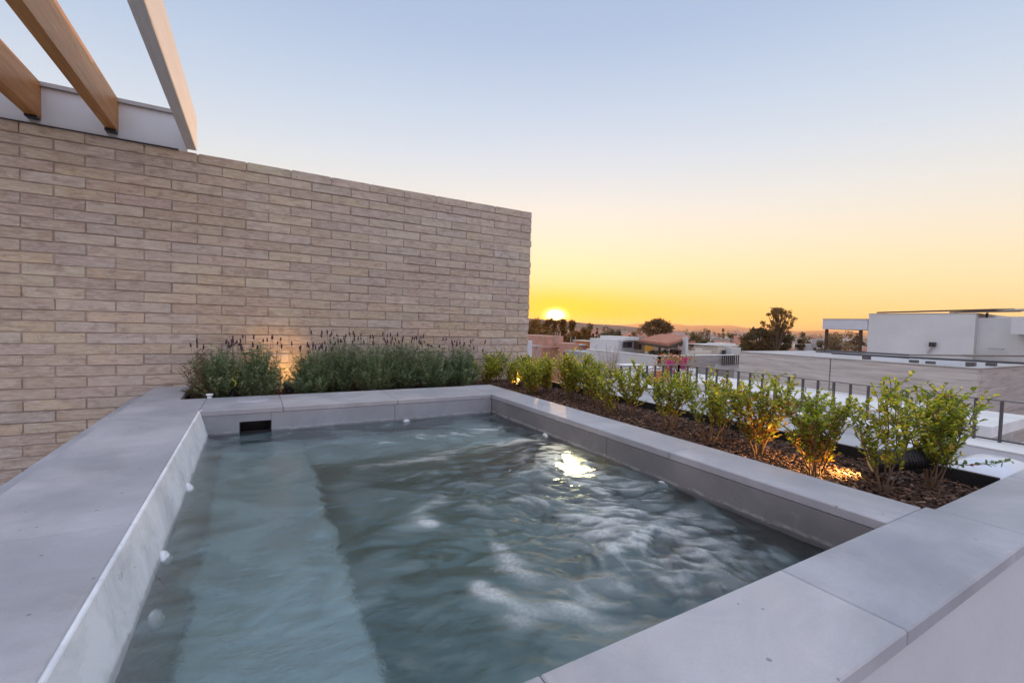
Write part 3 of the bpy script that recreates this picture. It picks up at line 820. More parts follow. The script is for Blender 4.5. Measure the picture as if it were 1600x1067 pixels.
for i, (x, y, h, w, lab, br) in enumerate([
        (-.215, 3.56, .325, .30, 'lavender bush with a brown withered side, at the pale coping corner', .75),
        (.025, 3.50, .33, .26, 'lavender bush with yellow light glints, left of the lit gap', 0),
        (.355, 3.46, .30, .25, 'rounded lavender bush just past the lit gap, nearest the skimmer lid', 0),
        (.56, 3.60, .36, .30, 'lavender bush with the tallest flower stalks, second past the lit gap', 0),
        (.80, 3.52, .36, .30, 'dense dark lavender bush, third past the lit gap', 0),
        (1.04, 3.58, .35, .30, 'lavender bush with crowded flower heads, fourth past the lit gap', 0),
        (1.29, 3.54, .34, .30, 'lavender bush with pale upright shoots, second from the leafy shrubs', 0),
        (1.52, 3.52, .32, .28, 'silvery lavender bush spilling over the coping corner beside the leafy shrubs', 0)]):
    lavender((x, y, LZ), h, w, 300 + i, lab, br)

# little white cap post in the far planter
pp_ = PZ(329, 618, -.50)
cp = empty('pipe_cap', (pp_.x, 3.30, zs), 'small white T shaped pipe cap at the edge of the lavender bed', 'pipe cap')
MB().lathe([(.013, 0), (.013, .072)], (pp_.x, 3.30, zs), (0, 0, 1), 20).build('pipe', M_PLASTIC, cp, True)
MB().lathe([(.019, .072), (.019, .080), (.017, .082)], (pp_.x, 3.30, zs), (0, 0, 1), 20).build('cap', M_PLASTIC, cp, True)

# ------------------------------------------------------------------ garden spotlights
def spot(pos, d, label, power, cone=1.2, sc=1.0):
    o = empty('garden_spotlight', pos, label, 'spotlight', 'garden spotlights in the planters')
    d = Vector(d).normalized(); p = Vector(pos) + Vector((0, 0, .062 * sc))
    k = sc
    body = MB(); body.lathe([(.012 * k, -.105 * k), (.026 * k, -.10 * k), (.030 * k, -.085 * k), (.030 * k, -.03 * k), (.033 * k, -.028 * k), (.033 * k, .03 * k), (.035 * k, .032 * k), (.035 * k, .055 * k), (.031 * k, .056 * k), (.030 * k, .038 * k)], p, d, 28)
    for q in range(7): body.lathe([(.0325 * k, -(.034 + .007 * q) * k), (.0325 * k, -(.037 + .007 * q) * k)], p, d, 24)
    body.build('lamp_body', M_BLACK, o, False)
    MB().lathe([(.0298 * k, .037 * k), (.027 * k, .041 * k), (.001, .043 * k)], p, d, 28).build('lens', M_LENS, o, True)
    br_ = MB(); side = d.cross(Vector((0, 0, 1))).normalized()
    for s_ in (-1, 1): br_.tube([p + side * .037 * k * s_ - d * .02, p + side * .039 * k * s_ - Vector((0, 0, .05 * k)), Vector(pos) + side * .02 * s_ * k], .004 * k, 6)
    br_.lathe([(.030 * k, 0), (.030 * k, .006 * k)], pos, (0, 0, 1), 20)
    br_.lathe([(.010, 0), (.010, .006)], p + side * .033 * k - d * .05 * k, side, 12)
    br_.build('bracket', M_BLACK, o)
    li = bpy.data.lights.new('bulb', 'SPOT'); li.energy = power; li.color = (1, .55, .17); li.spot_size = cone; li.spot_blend = .6; li.shadow_soft_size = .02
    lo = bpy.data.objects.new('bulb', li); C.objects.link(lo); lo.parent = o
    lo.location = Vector((0, 0, .062 * k)) + d * .060 * k
    lo.rotation_euler = (-d).to_track_quat('Z', 'Y').to_euler()
    return o
spot((2.10, .735, zs + .012), (-.60, .80, -.24), 'large black ribbed spotlight, lit, lying behind the tallest upright shrub', 23, 1.7, 1.25)
spot((2.00, 3.36, zs + .012), (-.45, -.6, .35), 'lit spotlight deep among the shrubs near the end of the brick wall', 5, 1.6, .8)
spot((.215, 3.60, zs + .010), (-.12, .85, .45), 'lit spotlight washing the brick wall through the gap in the lavender', 4.5, 1.5, .8)
spot((-.12, 3.50, zs + .012), (.25, .5, .8), 'small spotlight glinting yellow inside the lavender by the pipe cap', 2.5, 1.6, .7)

# ------------------------------------------------------------------ roofs and houses around
GZ = -9.5
tb = MB(); tb.box(-6, 2.3, -4, 3.88, GZ, -1.62)
tag(tb.build('terrace_floor', M_GREYROOF), kind='structure')

nr = empty('neighbouring_roof', (6, 4, GZ), 'low pale painted flat roof beyond the shrub planter, edged by a raised ledge', 'building')
MB().box(2.46, 9.4, -4, 10.6, GZ, -1.80).build('roof', M_GREYROOF, nr)
MB().bbox(9.4, 10.25, -4, 10.6, GZ, -1.625, .01).build('ledge', M_STUCCO, nr)
MB().bbox(9.385, 10.27, -4, 10.6, -1.6245, -1.60, .006).build('ledge_cap', M_WHITEROOF, nr)
MB().bbox(2.47, 9.38, 10.2, 10.6, -1.799, -1.64, .01).build('ledge', M_STUCCO, nr)
# low drain channel and joints in the roof
for y in (1.2, 4.1, 7.1): MB().box(2.47, 9.39, y, y + .03, -1.7995, -1.793).build('roof_seam', M_TRIM, nr)

def dome(x0, x1, y0, y1, z, hgt, label):
    o = empty('skylight', ((x0 + x1) / 2, (y0 + y1) / 2, z), label, 'skylight', 'white skylights on the neighbouring roof')
    MB().bbox(x0, x1, y0, y1, z, z + .14, .012).build('curb', M_STUCCO, o)
    mb = MB(); n = 20; cx, cy = (x0 + x1) / 2, (y0 + y1) / 2
    prof = [(1.03, 0), (1.03, .03), (.97, .05), (.95, .16), (.88, .26), (.72, .34), (.45, .385), (0.02, .40)]
    vs = []; fs = []
    for s_, h_ in prof:
        for k in range(4 * n):
            q, t = divmod(k, n); t = t / n * math.pi / 2 + q * math.pi / 2
            c_, s2_ = math.cos(t), math.sin(t); p = .38
            vs.append((cx + (x1 - x0) / 2 * s_ * math.copysign(abs(c_) ** p, c_), cy + (y1 - y0) / 2 * s_ * math.copysign(abs(s2_) ** p, s2_), z + .13 + h_ * hgt / .4))
    m = 4 * n
    for i in range(len(prof) - 1):
        for k in range(m): fs.append((i * m + k, i * m + (k + 1) % m, (i + 1) * m + (k + 1) % m, (i + 1) * m + k))
    fs.append(tuple((len(prof) - 1) * m + k for k in range(m)))
    mb.add(vs, fs).build('dome', M_DOME, o, True)
dome(6.9, 7.85, 2.05, 2.62, -1.80, .33, 'milky skylight dome half hidden behind the lit spotlight')
dome(6.75, 7.75, 1.33, 1.92, -1.80, .33, 'milky skylight dome nearest the planter corner, in clear view')

def railing(pts, ztop, h, label, spacing=.27, w=.022, group='dark metal railings on the neighbouring roofs', name='railing', bottom=True, skip_last=False):
    p0 = Vector((*pts[0], 0)); o = empty(name, (p0.x, p0.y, ztop - h), label, 'railing', group)
    for a, b in zip(pts[:-1], pts[1:]):
        a = Vector((*a, 0)); b = Vector((*b, 0)); L = (b - a).length; d = (b - a) / L; sd = Vector((-d.y, d.x, 0))
        def bar(z0, z1, hw, mat, nm):
            A = a - d * 0.0 ; B = b
            q = [A - sd * hw, B - sd * hw, B + sd * hw, A + sd * hw]
            MB().prism([(v.x, v.y) for v in q], z0, z1).build(nm, mat, o)
        bar(ztop - .02, ztop, .032, M_HANDRAIL, 'handrail')
        if bottom: bar(ztop - h + .02, ztop - h + .045, .012, M_RAIL, 'bottom_rail')
        n = max(1, round(L / spacing))
        for i in range(n + (0 if skip_last else 1)):
            c = a + d * (L * i / n)
            MB().prism([(c.x - w, c.y - w * .8), (c.x + w, c.y - w * .8), (c.x + w, c.y + w * .8), (c.x - w, c.y + w * .8)], ztop - h, ztop - .0205).build('baluster', M_RAIL, o)
    return o
M_HANDRAIL = plain('handrail_metal', (.17, .16, .16), .35, .05, 8, .05, .3)
railing([(10.0, -1.0), (10.0, 8.26), (7.9, 8.26)], -.94, .66, 'long dark metal railing with pale handrail standing on the raised ledge', .285)

# white roof deck with its shadow gap
wd = empty('white_roof_deck', (13, 8, GZ), 'bright white roof deck between the railing and the concrete wall', 'building')
MB().bbox(12.5, 15.19, 2.84, 13.2, -1.95, -1.72, .01).build('deck_slab', M_WHITEROOF, wd)
MB().box(12.85, 15.15, 3.1, 13, GZ, -1.951).build('wall', M_STUCCOB, wd)
MB().box(10.3, 12.84, -4, 13, GZ, -2.35).build('lower_roof', M_GREYROOF, wd)
MB().box(12.6, 15.15, -4, 2.8, GZ, -2.2).build('lower_roof', M_GREYROOF, wd)

# concrete wall building
cb = empty('concrete_building', (17, 12, GZ), 'long low building with a board marked concrete wall', 'building')
YC = 15.2 / 4.06; zc = -.745
ys = [YC, 6.97, 9.93]
for a, b in zip(ys[:-1], ys[1:]):
    MB().bbox(15.2, 15.45, a + .012, b - .012, GZ, zc, .012).build('concrete_panel', M_CONC, cb)
MB().box(15.26, 15.40, YC + .1, 9.83, GZ, zc - .05).build('wall_core', M_LINER, cb)
MB().bbox(15.4505, 26, YC, YC + .25, GZ, zc, .012).build('concrete_panel', M_CONC, cb)
MB().bbox(15.17, 15.50, YC + .26, 9.95, zc + .0005, zc + .025, .004).build('wall_cap', M_TRIM, cb)
MB().bbox(15.17, 26, YC - .03, YC + .259, zc + .0005, zc + .025, .004).build('wall_cap', M_TRIM, cb)
MB().prism([(15.451, YC + .251), (29.9, YC + .251), (29.9, 14.6), (22.6, 14.6), (15.451, 9.85)], -3, -1.05).build('roof', M_GREYROOF, cb)
MB().box(15.47, 16.6, YC + .27, 9.9, -1.049, -.86).build('roof_kerb', M_WHITEROOF, cb)
pf = empty('roof_pipework', (17, 8, -.86), 'dark pipes on small blocks running along the flat roof', 'pipe')
def pipe(a, b, r=.03): MB().tube([a, b], r, 8).build('pipe', M_RAIL, pf)
pipe(PX(1300, 552, 17.0), PX(1600, 567.5, 17.0), .03); pipe(PX(1290, 547.5, 21), PX(1420, 554.5, 21)); pipe(PX(1420, 554.6, 24), PX(1600, 556.3, 20), .025)
pipe(PX(1275, 549, 18.5), PX(1420, 559, 17.2), .03)
for x, y in ((1428, 564), (1454, 566), (1517, 567.5), (1549, 568.5), (1354, 555)):
    p = PX(x, y, 16.8); MB().bbox(p.x - .1, p.x + .1, p.y - .09, p.y + .09, -1.04, p.z + .03, .01).build('block', M_RAIL, pf)

# white house on the roof
wh = empty('white_penthouse', (33, 10, GZ), 'plain white penthouse with a canopy on dark posts and sheets on its roof', 'building')
MB().box(30, 38, 7.62, 11.94, GZ, 1.17).build('wall', M_STUCCOB, wh)
MB().box(30.3, 38, 4.2, 7.619, GZ, .98).build('wall', M_STUCCOB, wh)
MB().box(29.2, 34, 5.0, 6.27, .22, 1.0).build('porch_roof', M_STUCCOB, wh)
MB().bbox(29.97, 38.03, 7.60, 11.97, 1.1705, 1.20, .01).build('roof_trim', M_TRIM, wh)
MB().bbox(30.0, 34.5, 11.975, 14.30, .27, .88, .02).build('canopy', M_STUCCO, wh)
MB().bbox(29.97, 34.53, 11.98, 14.33, .881, .91, .01).build('roof_trim', M_TRIM, wh)
for y in (14.12, 12.35): MB().bbox(30.1, 30.24, y - .07, y + .07, -1.1, .269, .01).build('post', M_WOODDARK, wh)
MB().bbox(29.9, 29.999, 6.9, 8.0, -.86, -.80, .01).build('ledge', M_TRIM, wh)
MB().bbox(29.8, 29.999, 6.6, 7.1, -.50, -.44, .01).build('ledge', M_TRIM, wh)
a = PX(1450, 551.5, 29.9); b = PX(1457.5, 538.5, 29.9)
MB().tube([a, a + (b - a) * .6, b], .05, 8).build('flue_pipe', M_TRIM, wh)
MB().bbox(29.75, 29.97, b.y - .12, b.y + .12, b.z - .1, b.z + .12, .01).build('flue_box', M_BLACK, wh)
rs = MB()
def sheet(pts, t=.05):
    P0 = [Vector(p) for p in pts]; rs.add([p for p in P0] + [p + Vector((0, 0, t)) for p in P0], [(3, 2, 1, 0), (4, 5, 6, 7), (0, 1, 5, 4), (1, 2, 6, 5), (2, 3, 7, 6), (3, 0, 4, 7)])
sheet([(30.3, 11.7, 1.225), (30.3, 7.0, 1.33), (33, 7.0, 1.46), (33, 11.7, 1.36)], .08)
sheet([(30.1, 8.6, 1.21), (30.1, 6.2, 1.24), (31.9, 6.2, 1.42), (31.9, 8.6, 1.30)], .06)
rs.build('roof_sheet', M_PANELDARK, wh)
rb = MB(); 
for y in (7.4, 8.5, 10, 11.5): rb.box(30.8, 30.88, y, y + .08, 1.0, 1.24)
rb.build('sheet_frame', M_RAIL, wh)

# ---- pieces just beyond the railing corner
def aabb(x0, x1, yt, yb, fw, depth, alongX=True):
    """front face (facing -Y) through the two pixels at forward distance fw"""
    a = PD(x0, yt, fw); Y = a.y; b = PY(x1, yt, Y); c = PY((x0 + x1) / 2, yb, Y); t = PY((x0 + x1) / 2, yt, Y)
    return (a.x, b.x, Y, Y + depth, c.z, t.z)
gp = empty('garden_pavilion', (11, 12, GZ), 'small white garden wall with an orange door behind the railing corner', 'building')
v = aabb(1002, 1090, 578, 640, 15.5, .25); MB().box(*v[:4], GZ, v[5]).build('wall', M_STUCCOB, gp)
v = aabb(1023, 1047, 579, 640, 15.42, .07); MB().bbox(*v, .005).build('door', M_ORANGE, gp)
v = aabb(1006, 1013, 580, 590, 15.42, .06); MB().bbox(*v, .005).build('window', M_DARKWIN, gp)
v = aabb(1004, 1034, 573.5, 576, 17.5, 1.6); MB().bbox(*v, .01).build('roof_edge', M_WHITEROOF, gp)
railing([(PY(917, 579, 11.6).x, 11.6), (PY(973, 579, 11.6).x, 11.6)], PY(945, 578.3, 11.6).z, .75, 'short railing between the shrubs, before the low brick houses', .5)

def bougain():
    p = PD(1050, 606, 13.6); o = empty('bougainvillea', (p.x, p.y, -1.8), 'red leaved climbing plant with magenta flowers by the railing', 'climbing plant')
    r = np.random.default_rng(9); n = 1500
    P = np.stack([r.normal(0, .42, n), r.normal(0, .25, n), r.uniform(0, 1.05, n) ** .8], 1); P[:, 0] *= (1.2 - .5 * P[:, 2])
    D = r.normal(0, 1, (n, 3)); v, f = leaf_arrays(P, D, r.normal(0, 1, (n, 3)), r.uniform(.04, .08, n), r.uniform(.02, .04, n))
    pal_ = np.array([(.32, .12, .05), (.20, .20, .05), (.38, .10, .08), (.40, .24, .10), (.10, .15, .04)]); c = pal_[r.integers(0, 5, n)]
    np_mesh('foliage', v, f, M_LEAF, o, np.repeat(c, 6, 0))
    n = 70; P = np.concatenate([np.stack([r.normal(a, .05, n), r.normal(-.2, .05, n), r.normal(b, .05, n)], 1) for a, b in ((-.42, .62), (-.38, .80), (.28, .88), (.20, .70))])
    D = r.normal(0, 1, (len(P), 3)); v, f = leaf_arrays(P, D, r.normal(0, 1, (len(P), 3)), .05, .045)
    np_mesh('flowers', v, f, M_LEAF, o, np.tile(np.array([(.55, .03, .35)]), (len(v), 1)))
    mb = MB()
    for a in (-.3, -.1, .1, .3): mb.tube([(a * .3, 0, 0), (a * .8, 0, .5), (a, 0, 1.0)], .012, 5)
    mb.build('stem', M_STEM, o, True, loc=True)
bougain()

# ---- terrace house with the tiled roof
th = empty('tiled_terrace_house', PD(1040, 545, 30), 'white terrace house with hipped terracotta roof over an open porch', 'building')
th.location.z = GZ
cx_, cy_ = 19.49, 17.58
def thb(nm, mat, x0, x1, y0, y1, z0, z1, b=.01): return MB().bbox(x0, x1, y0, y1, z0, z1, b).build(nm, mat, th)
thb('terrace_wall', M_CONC, cx_ + .011, cx_ + 7.0, cy_, cy_ + .3, GZ, -1.54)
thb('terrace_wall', M_STUCCOB, cx_, cx_ + .3, cy_ + .0, cy_ + 6.2, GZ, -1.535)
thb('terrace_floor', M_GREYROOF, cx_ + .3, cx_ + 7, cy_ + .3, cy_ + 9, GZ, -1.75)
thb('wall_cap', M_WHITEROOF, cx_ - .02, cx_ + 7.02, cy_ - .03, cy_ + .33, -1.538, -1.50)
thb('wall_cap', M_WHITEROOF, cx_ - .02, cx_ + .33, cy_ + .331, cy_ + 6.2, -1.533, -1.495)
# house body pieces along a plane behind the terrace
def hb(nm, mat, x0, x1, yt, yb, fw, dep, b=.01):
    v = aabb(x0, x1, yt, yb, fw, dep); return MB().bbox(*v, b).build(nm, mat, th)
hb('wall', M_STUCCOB, 966, 999, 531, 575, 31.0, 3.0)
hb('wall', M_STUCCOB, 983, 999, 526.5, 532, 31.0, 3.0)
hb('window', M_DARKWIN, 975, 988, 534, 543.5, 30.96, .1)
hb('window_frame', M_TRIM, 974, 989, 533, 534, 30.9, .1); hb('window_frame', M_TRIM, 974, 989, 543.5, 544.5, 30.9, .1)
hb('doorway', M_WOODDARK, 999, 1003, 533, 546, 30.9, .5)
hb('wall', M_YELLOW, 1008, 1021, 536, 552, 33.8, .3)
hb('wall', M_CREAM, 1021, 1036, 537, 555, 34.5, .3); hb('wall', M_STUCCOB, 1036, 1062, 536, 556, 34.6, .3)
hb('wall', M_CREAM, 1002, 1008, 535, 553, 31.5, 2.5); hb('wall', M_YELLOW, 1049, 1061, 532, 537, 33.0, .2)
hb('column', M_WOODDARK, 1031, 1033, 537, 556, 29.5, .1); hb('column', M_STUCCOB, 1044.5, 1047, 537, 557, 27.4, .25)
hb('column', M_STUCCOB, 1060, 1061.5, 531, 545, 30.5, .15); hb('column', M_STUCCOB, 1072.5, 1076, 527, 557, 27.4, .3)
hb('parapet', M_CREAM, 1062, 1112, 548, 557, 29.5, .25); hb('parapet', M_CREAM, 1086, 1098, 544, 549, 31, .25)
hb('rear_roof', M_WOODDARK, 1061, 1088, 538, 541, 34, 1.5); hb('rear_roof', M_TERRA, 1061, 1087, 533, 538, 35, 2.0)
hb('table', M_WOODDARK, 1051, 1066, 547, 549, 28.4, .7); hb('table_leg', M_WOODDARK, 1052, 1056, 549, 555, 28.5, .4); hb('table_leg', M_WOODDARK, 1061, 1065, 549, 555, 28.5, .4)
rf = MB()
e0 = PD(998, 530.5, 31.0); e1 = PD(1044, 536.5, 26.3); e2 = PD(1079, 525.5, 28.5); e3 = PD(1052, 521.5, 37)
r0 = PD(1032, 521.6, 31.0); r1 = PD(1056, 522.2, 31.5)
dz = Vector((0, 0, -.16))
V8 = [e0, e1, e2, e3, r0, r1]; V8 = V8 + [p + dz for p in V8]
rf.add(V8, [(0, 1, 4), (1, 2, 5, 4), (2, 3, 5), (0, 4, 5, 3), (6, 10, 7), (7, 10, 11, 8), (8, 11, 9), (6, 9, 11, 10), (0, 6, 7, 1), (1, 7, 8, 2), (2, 8, 9, 3), (3, 9, 6, 0)])
rf.build('tiled_roof', M_TERRA, th)
rw = MB(); rw.tube([e0 + dz * 1.4, e1 + dz * 1.4, e2 + dz * 1.4], .10, 6); rw.build('eaves_beam', M_WOODDARK, th)
def pot(x, y, fw, w, h, seed, label):
    p = PD(x, y, fw); o = empty('potted_plant', (p.x, p.y, p.z), label, 'plant', 'plants on the house terrace')
    r = np.random.default_rng(seed); n = 220
    P = np.stack([r.normal(0, w * .35, n), r.normal(0, w * .3, n), r.uniform(0.1, h, n)], 1); v, f = leaf_arrays(P, r.normal(0, 1, (n, 3)), r.normal(0, 1, (n, 3)), .13, .06)
    np_mesh('foliage', v, f, M_TREELEAF, o, np.tile(np.array([(.05, .06, .03)]), (len(v), 1)))
    MB().lathe([(.14, 0), (.2, .25), (.18, .25)], (0, 0, -.1), (0, 0, 1), 12).build('pot', M_TERRA, o, loc=True)
pot(1020, 556, 27.5, .35, .28, 1, 'dark low plant on the terrace wall below the ochre wall')
pot(1029, 556, 27.2, .35, .25, 2, 'dark plant beside the thin terrace column')
pot(1038, 556, 27.0, .35, .3, 3, 'reddish plant between the two terrace columns')

# ---- small block house and its railing next to the concrete wall
bh = empty('small_white_block_house', PD(1138, 560, 31), 'small cream block house with a dark narrow door, next to the concrete wall', 'building'); bh.location.z = GZ
for nm, mat, q in (('wall', M_CREAM, (1122, 1143, 540.5, 580, 33, 2.5)), ('wall', M_STUCCOB, (1143, 1158, 543, 580, 33.02, 2.4)), ('door', M_DARKWIN, (1130, 1134.5, 547, 556, 32.95, .1)), ('roof_trim', M_WHITEROOF, (1121.5, 1156, 539.5, 540.6, 32.9, 2.7)), ('water_tank', M_STUCCOB, (1126, 1150, 536.5, 539.6, 33.5, 1.2)), ('balcony_slab', M_WHITEROOF, (1118, 1157, 570, 577, 27.5, 3))):
    v = aabb(*q); MB().bbox(*v, .01).build(nm, mat, bh)
v = aabb(1129, 1157, 555, 570, 27.6, .1)
railing([(v[0], v[2]), (v[1], v[2])], v[5], v[5] - v[4], 'short dark balcony railing beside the left end of the concrete wall', (v[1] - v[0]) / 9, .03)

# ---- low brick houses under the sun
bk = empty('unfinished_brick_house', PD(880, 550, 46), 'low unfinished brick house with reddish walls and small dark openings, below the sun', 'building'); bk.location.z = GZ
def kb(nm, mat, q, g=True):
    v = list(aabb(*q))
    if g: v[4] = GZ
    return MB().bbox(*v, .01).build(nm, mat, bk)
kb('wall', M_PINKBRICK, (847, 880.5, 525, 560, 46, 5)); kb('wall', M_PINKBRICK, (881, 905, 536.5, 560, 45.5, 5)); kb('wall', M_PINKBRICK, (905.3, 933, 540, 560, 47, 4))
kb('wall', M_ORANGE, (933, 951, 535, 560, 46, 4))
kb('roof_slab', M_STUCCOB, (904, 933, 538, 540, 46.7, 4), False); kb('roof_slab', M_PINKBRICK, (846, 905.5, 541.5, 543, 45.2, .4), False); kb('roof_slab', M_CREAM, (932, 952, 533.8, 535, 45.7, 4), False)
for q in ((882, 888, 550, 563, 45.4, .3), (904.5, 911, 546, 561, 46.9, .3), (915, 918, 546, 554, 46.9, .3), (921, 925, 546.5, 554.5, 46.9, .3), (927, 931, 547, 555, 46.9, .3)): kb('window', M_DARKWIN, q, False)
for x in (868, 871, 892, 899): kb('rebar', M_TRIM, (x, x + .7, 526 if x > 880 else 519, 537, 46.5, .08), False)
pg = empty('white_gate_post', PD(829, 560, 12), 'white post standing just past the end of the brick wall', 'post'); pg.location.z = GZ
v = aabb(823, 832, 532.5, 600, 8.2, .3); MB().bbox(*v[:4], GZ, v[5], .01).build('post', M_STUCCO, pg)
tl = empty('patio_awning', PD(839, 545, 30), 'thin flat awning on a post next to the brick wall end', 'awning'); tl.location.z = GZ
v = aabb(832, 846, 540, 542, 30, 1.5); MB().bbox(*v, .01).build('awning_top', M_TRIM, tl)
v = aabb(838, 840.5, 542, 570, 30.3, .1); MB().bbox(*v[:4], GZ, v[5], .01).build('pole', M_TRIM, tl)

# ------------------------------------------------------------------ trees
def tree(base, h, cr, seed, label, cat='tree', n=2600, leaf=.28, airy=False, tint=(.055, .065, .028), low=.3, clumps=26, group=None, name='tree', shape='round'):
    r = np.random.default_rng(seed); o = empty(name, base, label, cat, group)
    cl = []
    for _ in range(clumps):
        a = r.uniform(0, 6.283); u = r.uniform(low, 1)
        env = math.sin(math.pi * min(1, max(.06, (u - low) / (1 - low) * .86 + .12))) ** .6 if shape == 'round' else (1.02 - u) * 1.1 if shape == 'cone' else .8
        q = cr * env * math.sqrt(r.random()) * .85
        cl.append((math.cos(a) * q, math.sin(a) * q, h * u, cr * r.uniform(.12, .30) * (.52 if airy else 1)))
    mb = MB(); mb.tube([(0, 0, 0), (cr * .03, 0, h * .35), (-cr * .03, 0, h * .6), (0, 0, h * .9)], [h * .028, h * .022, h * .014, h * .004], 8)
    for c_ in cl[::2]:
        z0 = min(c_[2] * .75, h * .7); mb.tube([(0, 0, z0 * .85), (c_[0] * .5, c_[1] * .5, (z0 + c_[2]) / 2), (c_[0], c_[1], c_[2])], [h * .010, h * .006, h * .002], 5, False)
    mb.build('trunk', M_TRUNK, o, True, loc=True)
    P = []
    n *= 2; leaf *= .68; per_ = n // clumps
    for (x, y, z, s_) in cl:
        q = r.normal(0, 1, (per_, 3)); q /= np.linalg.norm(q, axis=1, keepdims=True); q *= (r.random((per_, 1)) ** .4)
        P.append(np.array([x, y, z]) + q * np.array([s_ * 1.15, s_ * 1.15, s_ * .8]))
    P = np.concatenate(P); m = len(P); D = r.normal(0, 1, (m, 3)); N = r.normal(0, .6, (m, 3)) + np.array([0, 0, 1])
    v, f = leaf_arrays(P, D, N, leaf * r.uniform(.6, 1.3, m), leaf * .6)
    c = np.array(tint) * r.uniform(.65, 1.4, (m, 1))
    np_mesh('crown', v, f, M_TREELEAF, o, np.repeat(c, 6, 0))
    return o
def tree_px(x, ytop, fw, wpx, seed, label, **k):
    p = PD(x, ytop, fw); h = p.z - GZ; cr = wpx / 2 / F0 * fw * k.pop('cs', 1)
    return tree((p.x, p.y, GZ), h, cr, seed, label, **k)
def low_for(x, ytop, ybot, fw):
    a = PD(x, ytop, fw); b = PD(x, ybot, fw); return (b.z - GZ) / (a.z - GZ)
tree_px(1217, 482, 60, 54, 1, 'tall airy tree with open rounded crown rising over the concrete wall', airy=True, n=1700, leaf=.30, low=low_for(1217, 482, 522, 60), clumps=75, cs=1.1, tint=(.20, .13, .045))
tree_px(1187, 514, 62, 56, 2, 'dense dark bushy tree left of and below the tall airy crown', n=3600, leaf=.36, low=low_for(1187, 514, 548, 62), clumps=30, tint=(.10, .09, .045), cs=.95)
tree_px(1215, 516, 64, 52, 3, 'dark bushy tree directly under the tall airy crown', n=3600, leaf=.36, low=low_for(1215, 516, 548, 64), clumps=30, tint=(.10, .10, .045))
tree_px(1027, 501, 75, 46, 4, 'spreading umbrella crowned tree behind the tiled roof', n=2600, leaf=.38, low=low_for(1027, 501, 524, 75), clumps=70, tint=(.15, .10, .05), cs=1.1)
tree_px(1251, 532, 80, 15, 5, 'small round tree right of the tall airy tree', n=1200, leaf=.35, low=low_for(1251, 532, 548, 80), clumps=14, tint=(.07, .055, .03))
SUNG = 'trees silhouetted below the setting sun'
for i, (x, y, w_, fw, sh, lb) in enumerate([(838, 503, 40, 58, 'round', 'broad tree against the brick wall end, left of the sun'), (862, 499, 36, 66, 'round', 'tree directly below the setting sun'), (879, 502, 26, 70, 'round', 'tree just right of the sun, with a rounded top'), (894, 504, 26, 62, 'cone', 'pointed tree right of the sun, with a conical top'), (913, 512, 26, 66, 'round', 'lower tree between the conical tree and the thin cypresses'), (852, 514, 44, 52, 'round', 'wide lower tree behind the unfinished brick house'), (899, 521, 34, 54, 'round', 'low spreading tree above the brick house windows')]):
    tree_px(x, y, fw, w_, 20 + i, lb, n=3600, leaf=.36, low=low_for(x, y, 585, fw), clumps=66, cs=1.45, tint=(.22, .115, .03), group=SUNG, shape=sh)  # orange sun glow put into the leaf tint
tree_px(926, 518, 75, 5, 30, 'thin cypress, the left one of the pair', n=700, leaf=.3, low=.45, clumps=22, shape='col', tint=(.04, .04, .02), group='thin cypresses')
tree_px(933, 514, 76, 5, 31, 'thin taller cypress, the right one of the pair', n=700, leaf=.3, low=.45, clumps=22, shape='col', tint=(.04, .04, .02), group='thin cypresses')
for i, (x, y, w_, fw, lb) in enumerate([(948, 521, 24, 85, 'dark round tree left of the white terrace house'), (966, 519, 30, 88, 'dark tree touching the terrace house block'), (990, 521, 26, 92, 'brownish tree between the terrace house block and the umbrella crowned tree'), (1106, 536, 36, 50, 'green bushy tree between the tiled roof and the small block house'), (1094, 540, 20, 46, 'low green tree by the terrace parapet'), (1163, 536, 20, 75, 'dark low tree over the left end of the concrete wall')]):
    tree_px(x, y, fw, w_, 40 + i, lb, n=2200, leaf=.38, low=low_for(x, y, 552, fw), clumps=22, tint=(.10, .11, .045) if i != 2 else (.18, .10, .05), group='trees among the near houses')
# a pale leafless shrub before the terrace house
bs = empty('bare_shrub', PD(953, 580, 16), 'pale leafless shrub with thin upright twigs before the white terrace house', 'shrub'); bs.location.z = -2.4
mb = MB(); r_ = random.Random(5)
for i in range(46):
    a = r_.uniform(0, 6.28); q = r_.uniform(.05, .55); hgt = r_.uniform(.9, 2.0); p = [Vector((0, 0, 0)), Vector((math.cos(a) * q * .4, math.sin(a) * q * .4, hgt * .5)), Vector((math.cos(a) * q, math.sin(a) * q, hgt))]
    mb.tube(p, [.014, .009, .004], 4, False)
    for _ in range(5):
        t = r_.uniform(.4, 1); c = p[0].lerp(p[2], t); mb.tube([c, c + Vector((r_.uniform(-.2, .2), r_.uniform(-.2, .2), r_.uniform(.05, .25)))], [.006, .002], 3, False)
mb.build('twigs', plain('pale_twig', (.38, .30, .24), .9, .2, 9, 0), bs, True, loc=True)

# utility poles
def pole(x, yt, fw, label, arms=True):
    p = PD(x, yt, fw); o = empty('utility_pole', (p.x, p.y, GZ), label, 'utility pole', 'utility poles over the far town')
    MB().tube([(0, 0, 0), (0, 0, p.z - GZ)], [.22, .12], 8).build('pole', M_TRIM, o, True, loc=True)
    if arms: MB().box(-1.0, 1.0, -.08, .08, p.z - GZ - 1.0, p.z - GZ - .8).build('crossarm', M_TRIM, o, loc=True)
pole(1111, 519, 110, 'utility pole right of the tiled roof'); pole(1147, 517, 170, 'left of the three slender masts in the far town'); pole(1153, 514, 180, 'middle and tallest of the three slender far masts')
pole(1161, 516, 175, 'right of the three slender masts in the far town'); pole(944, 507, 120, 'slender mast beside the dark tree left of the terrace house')

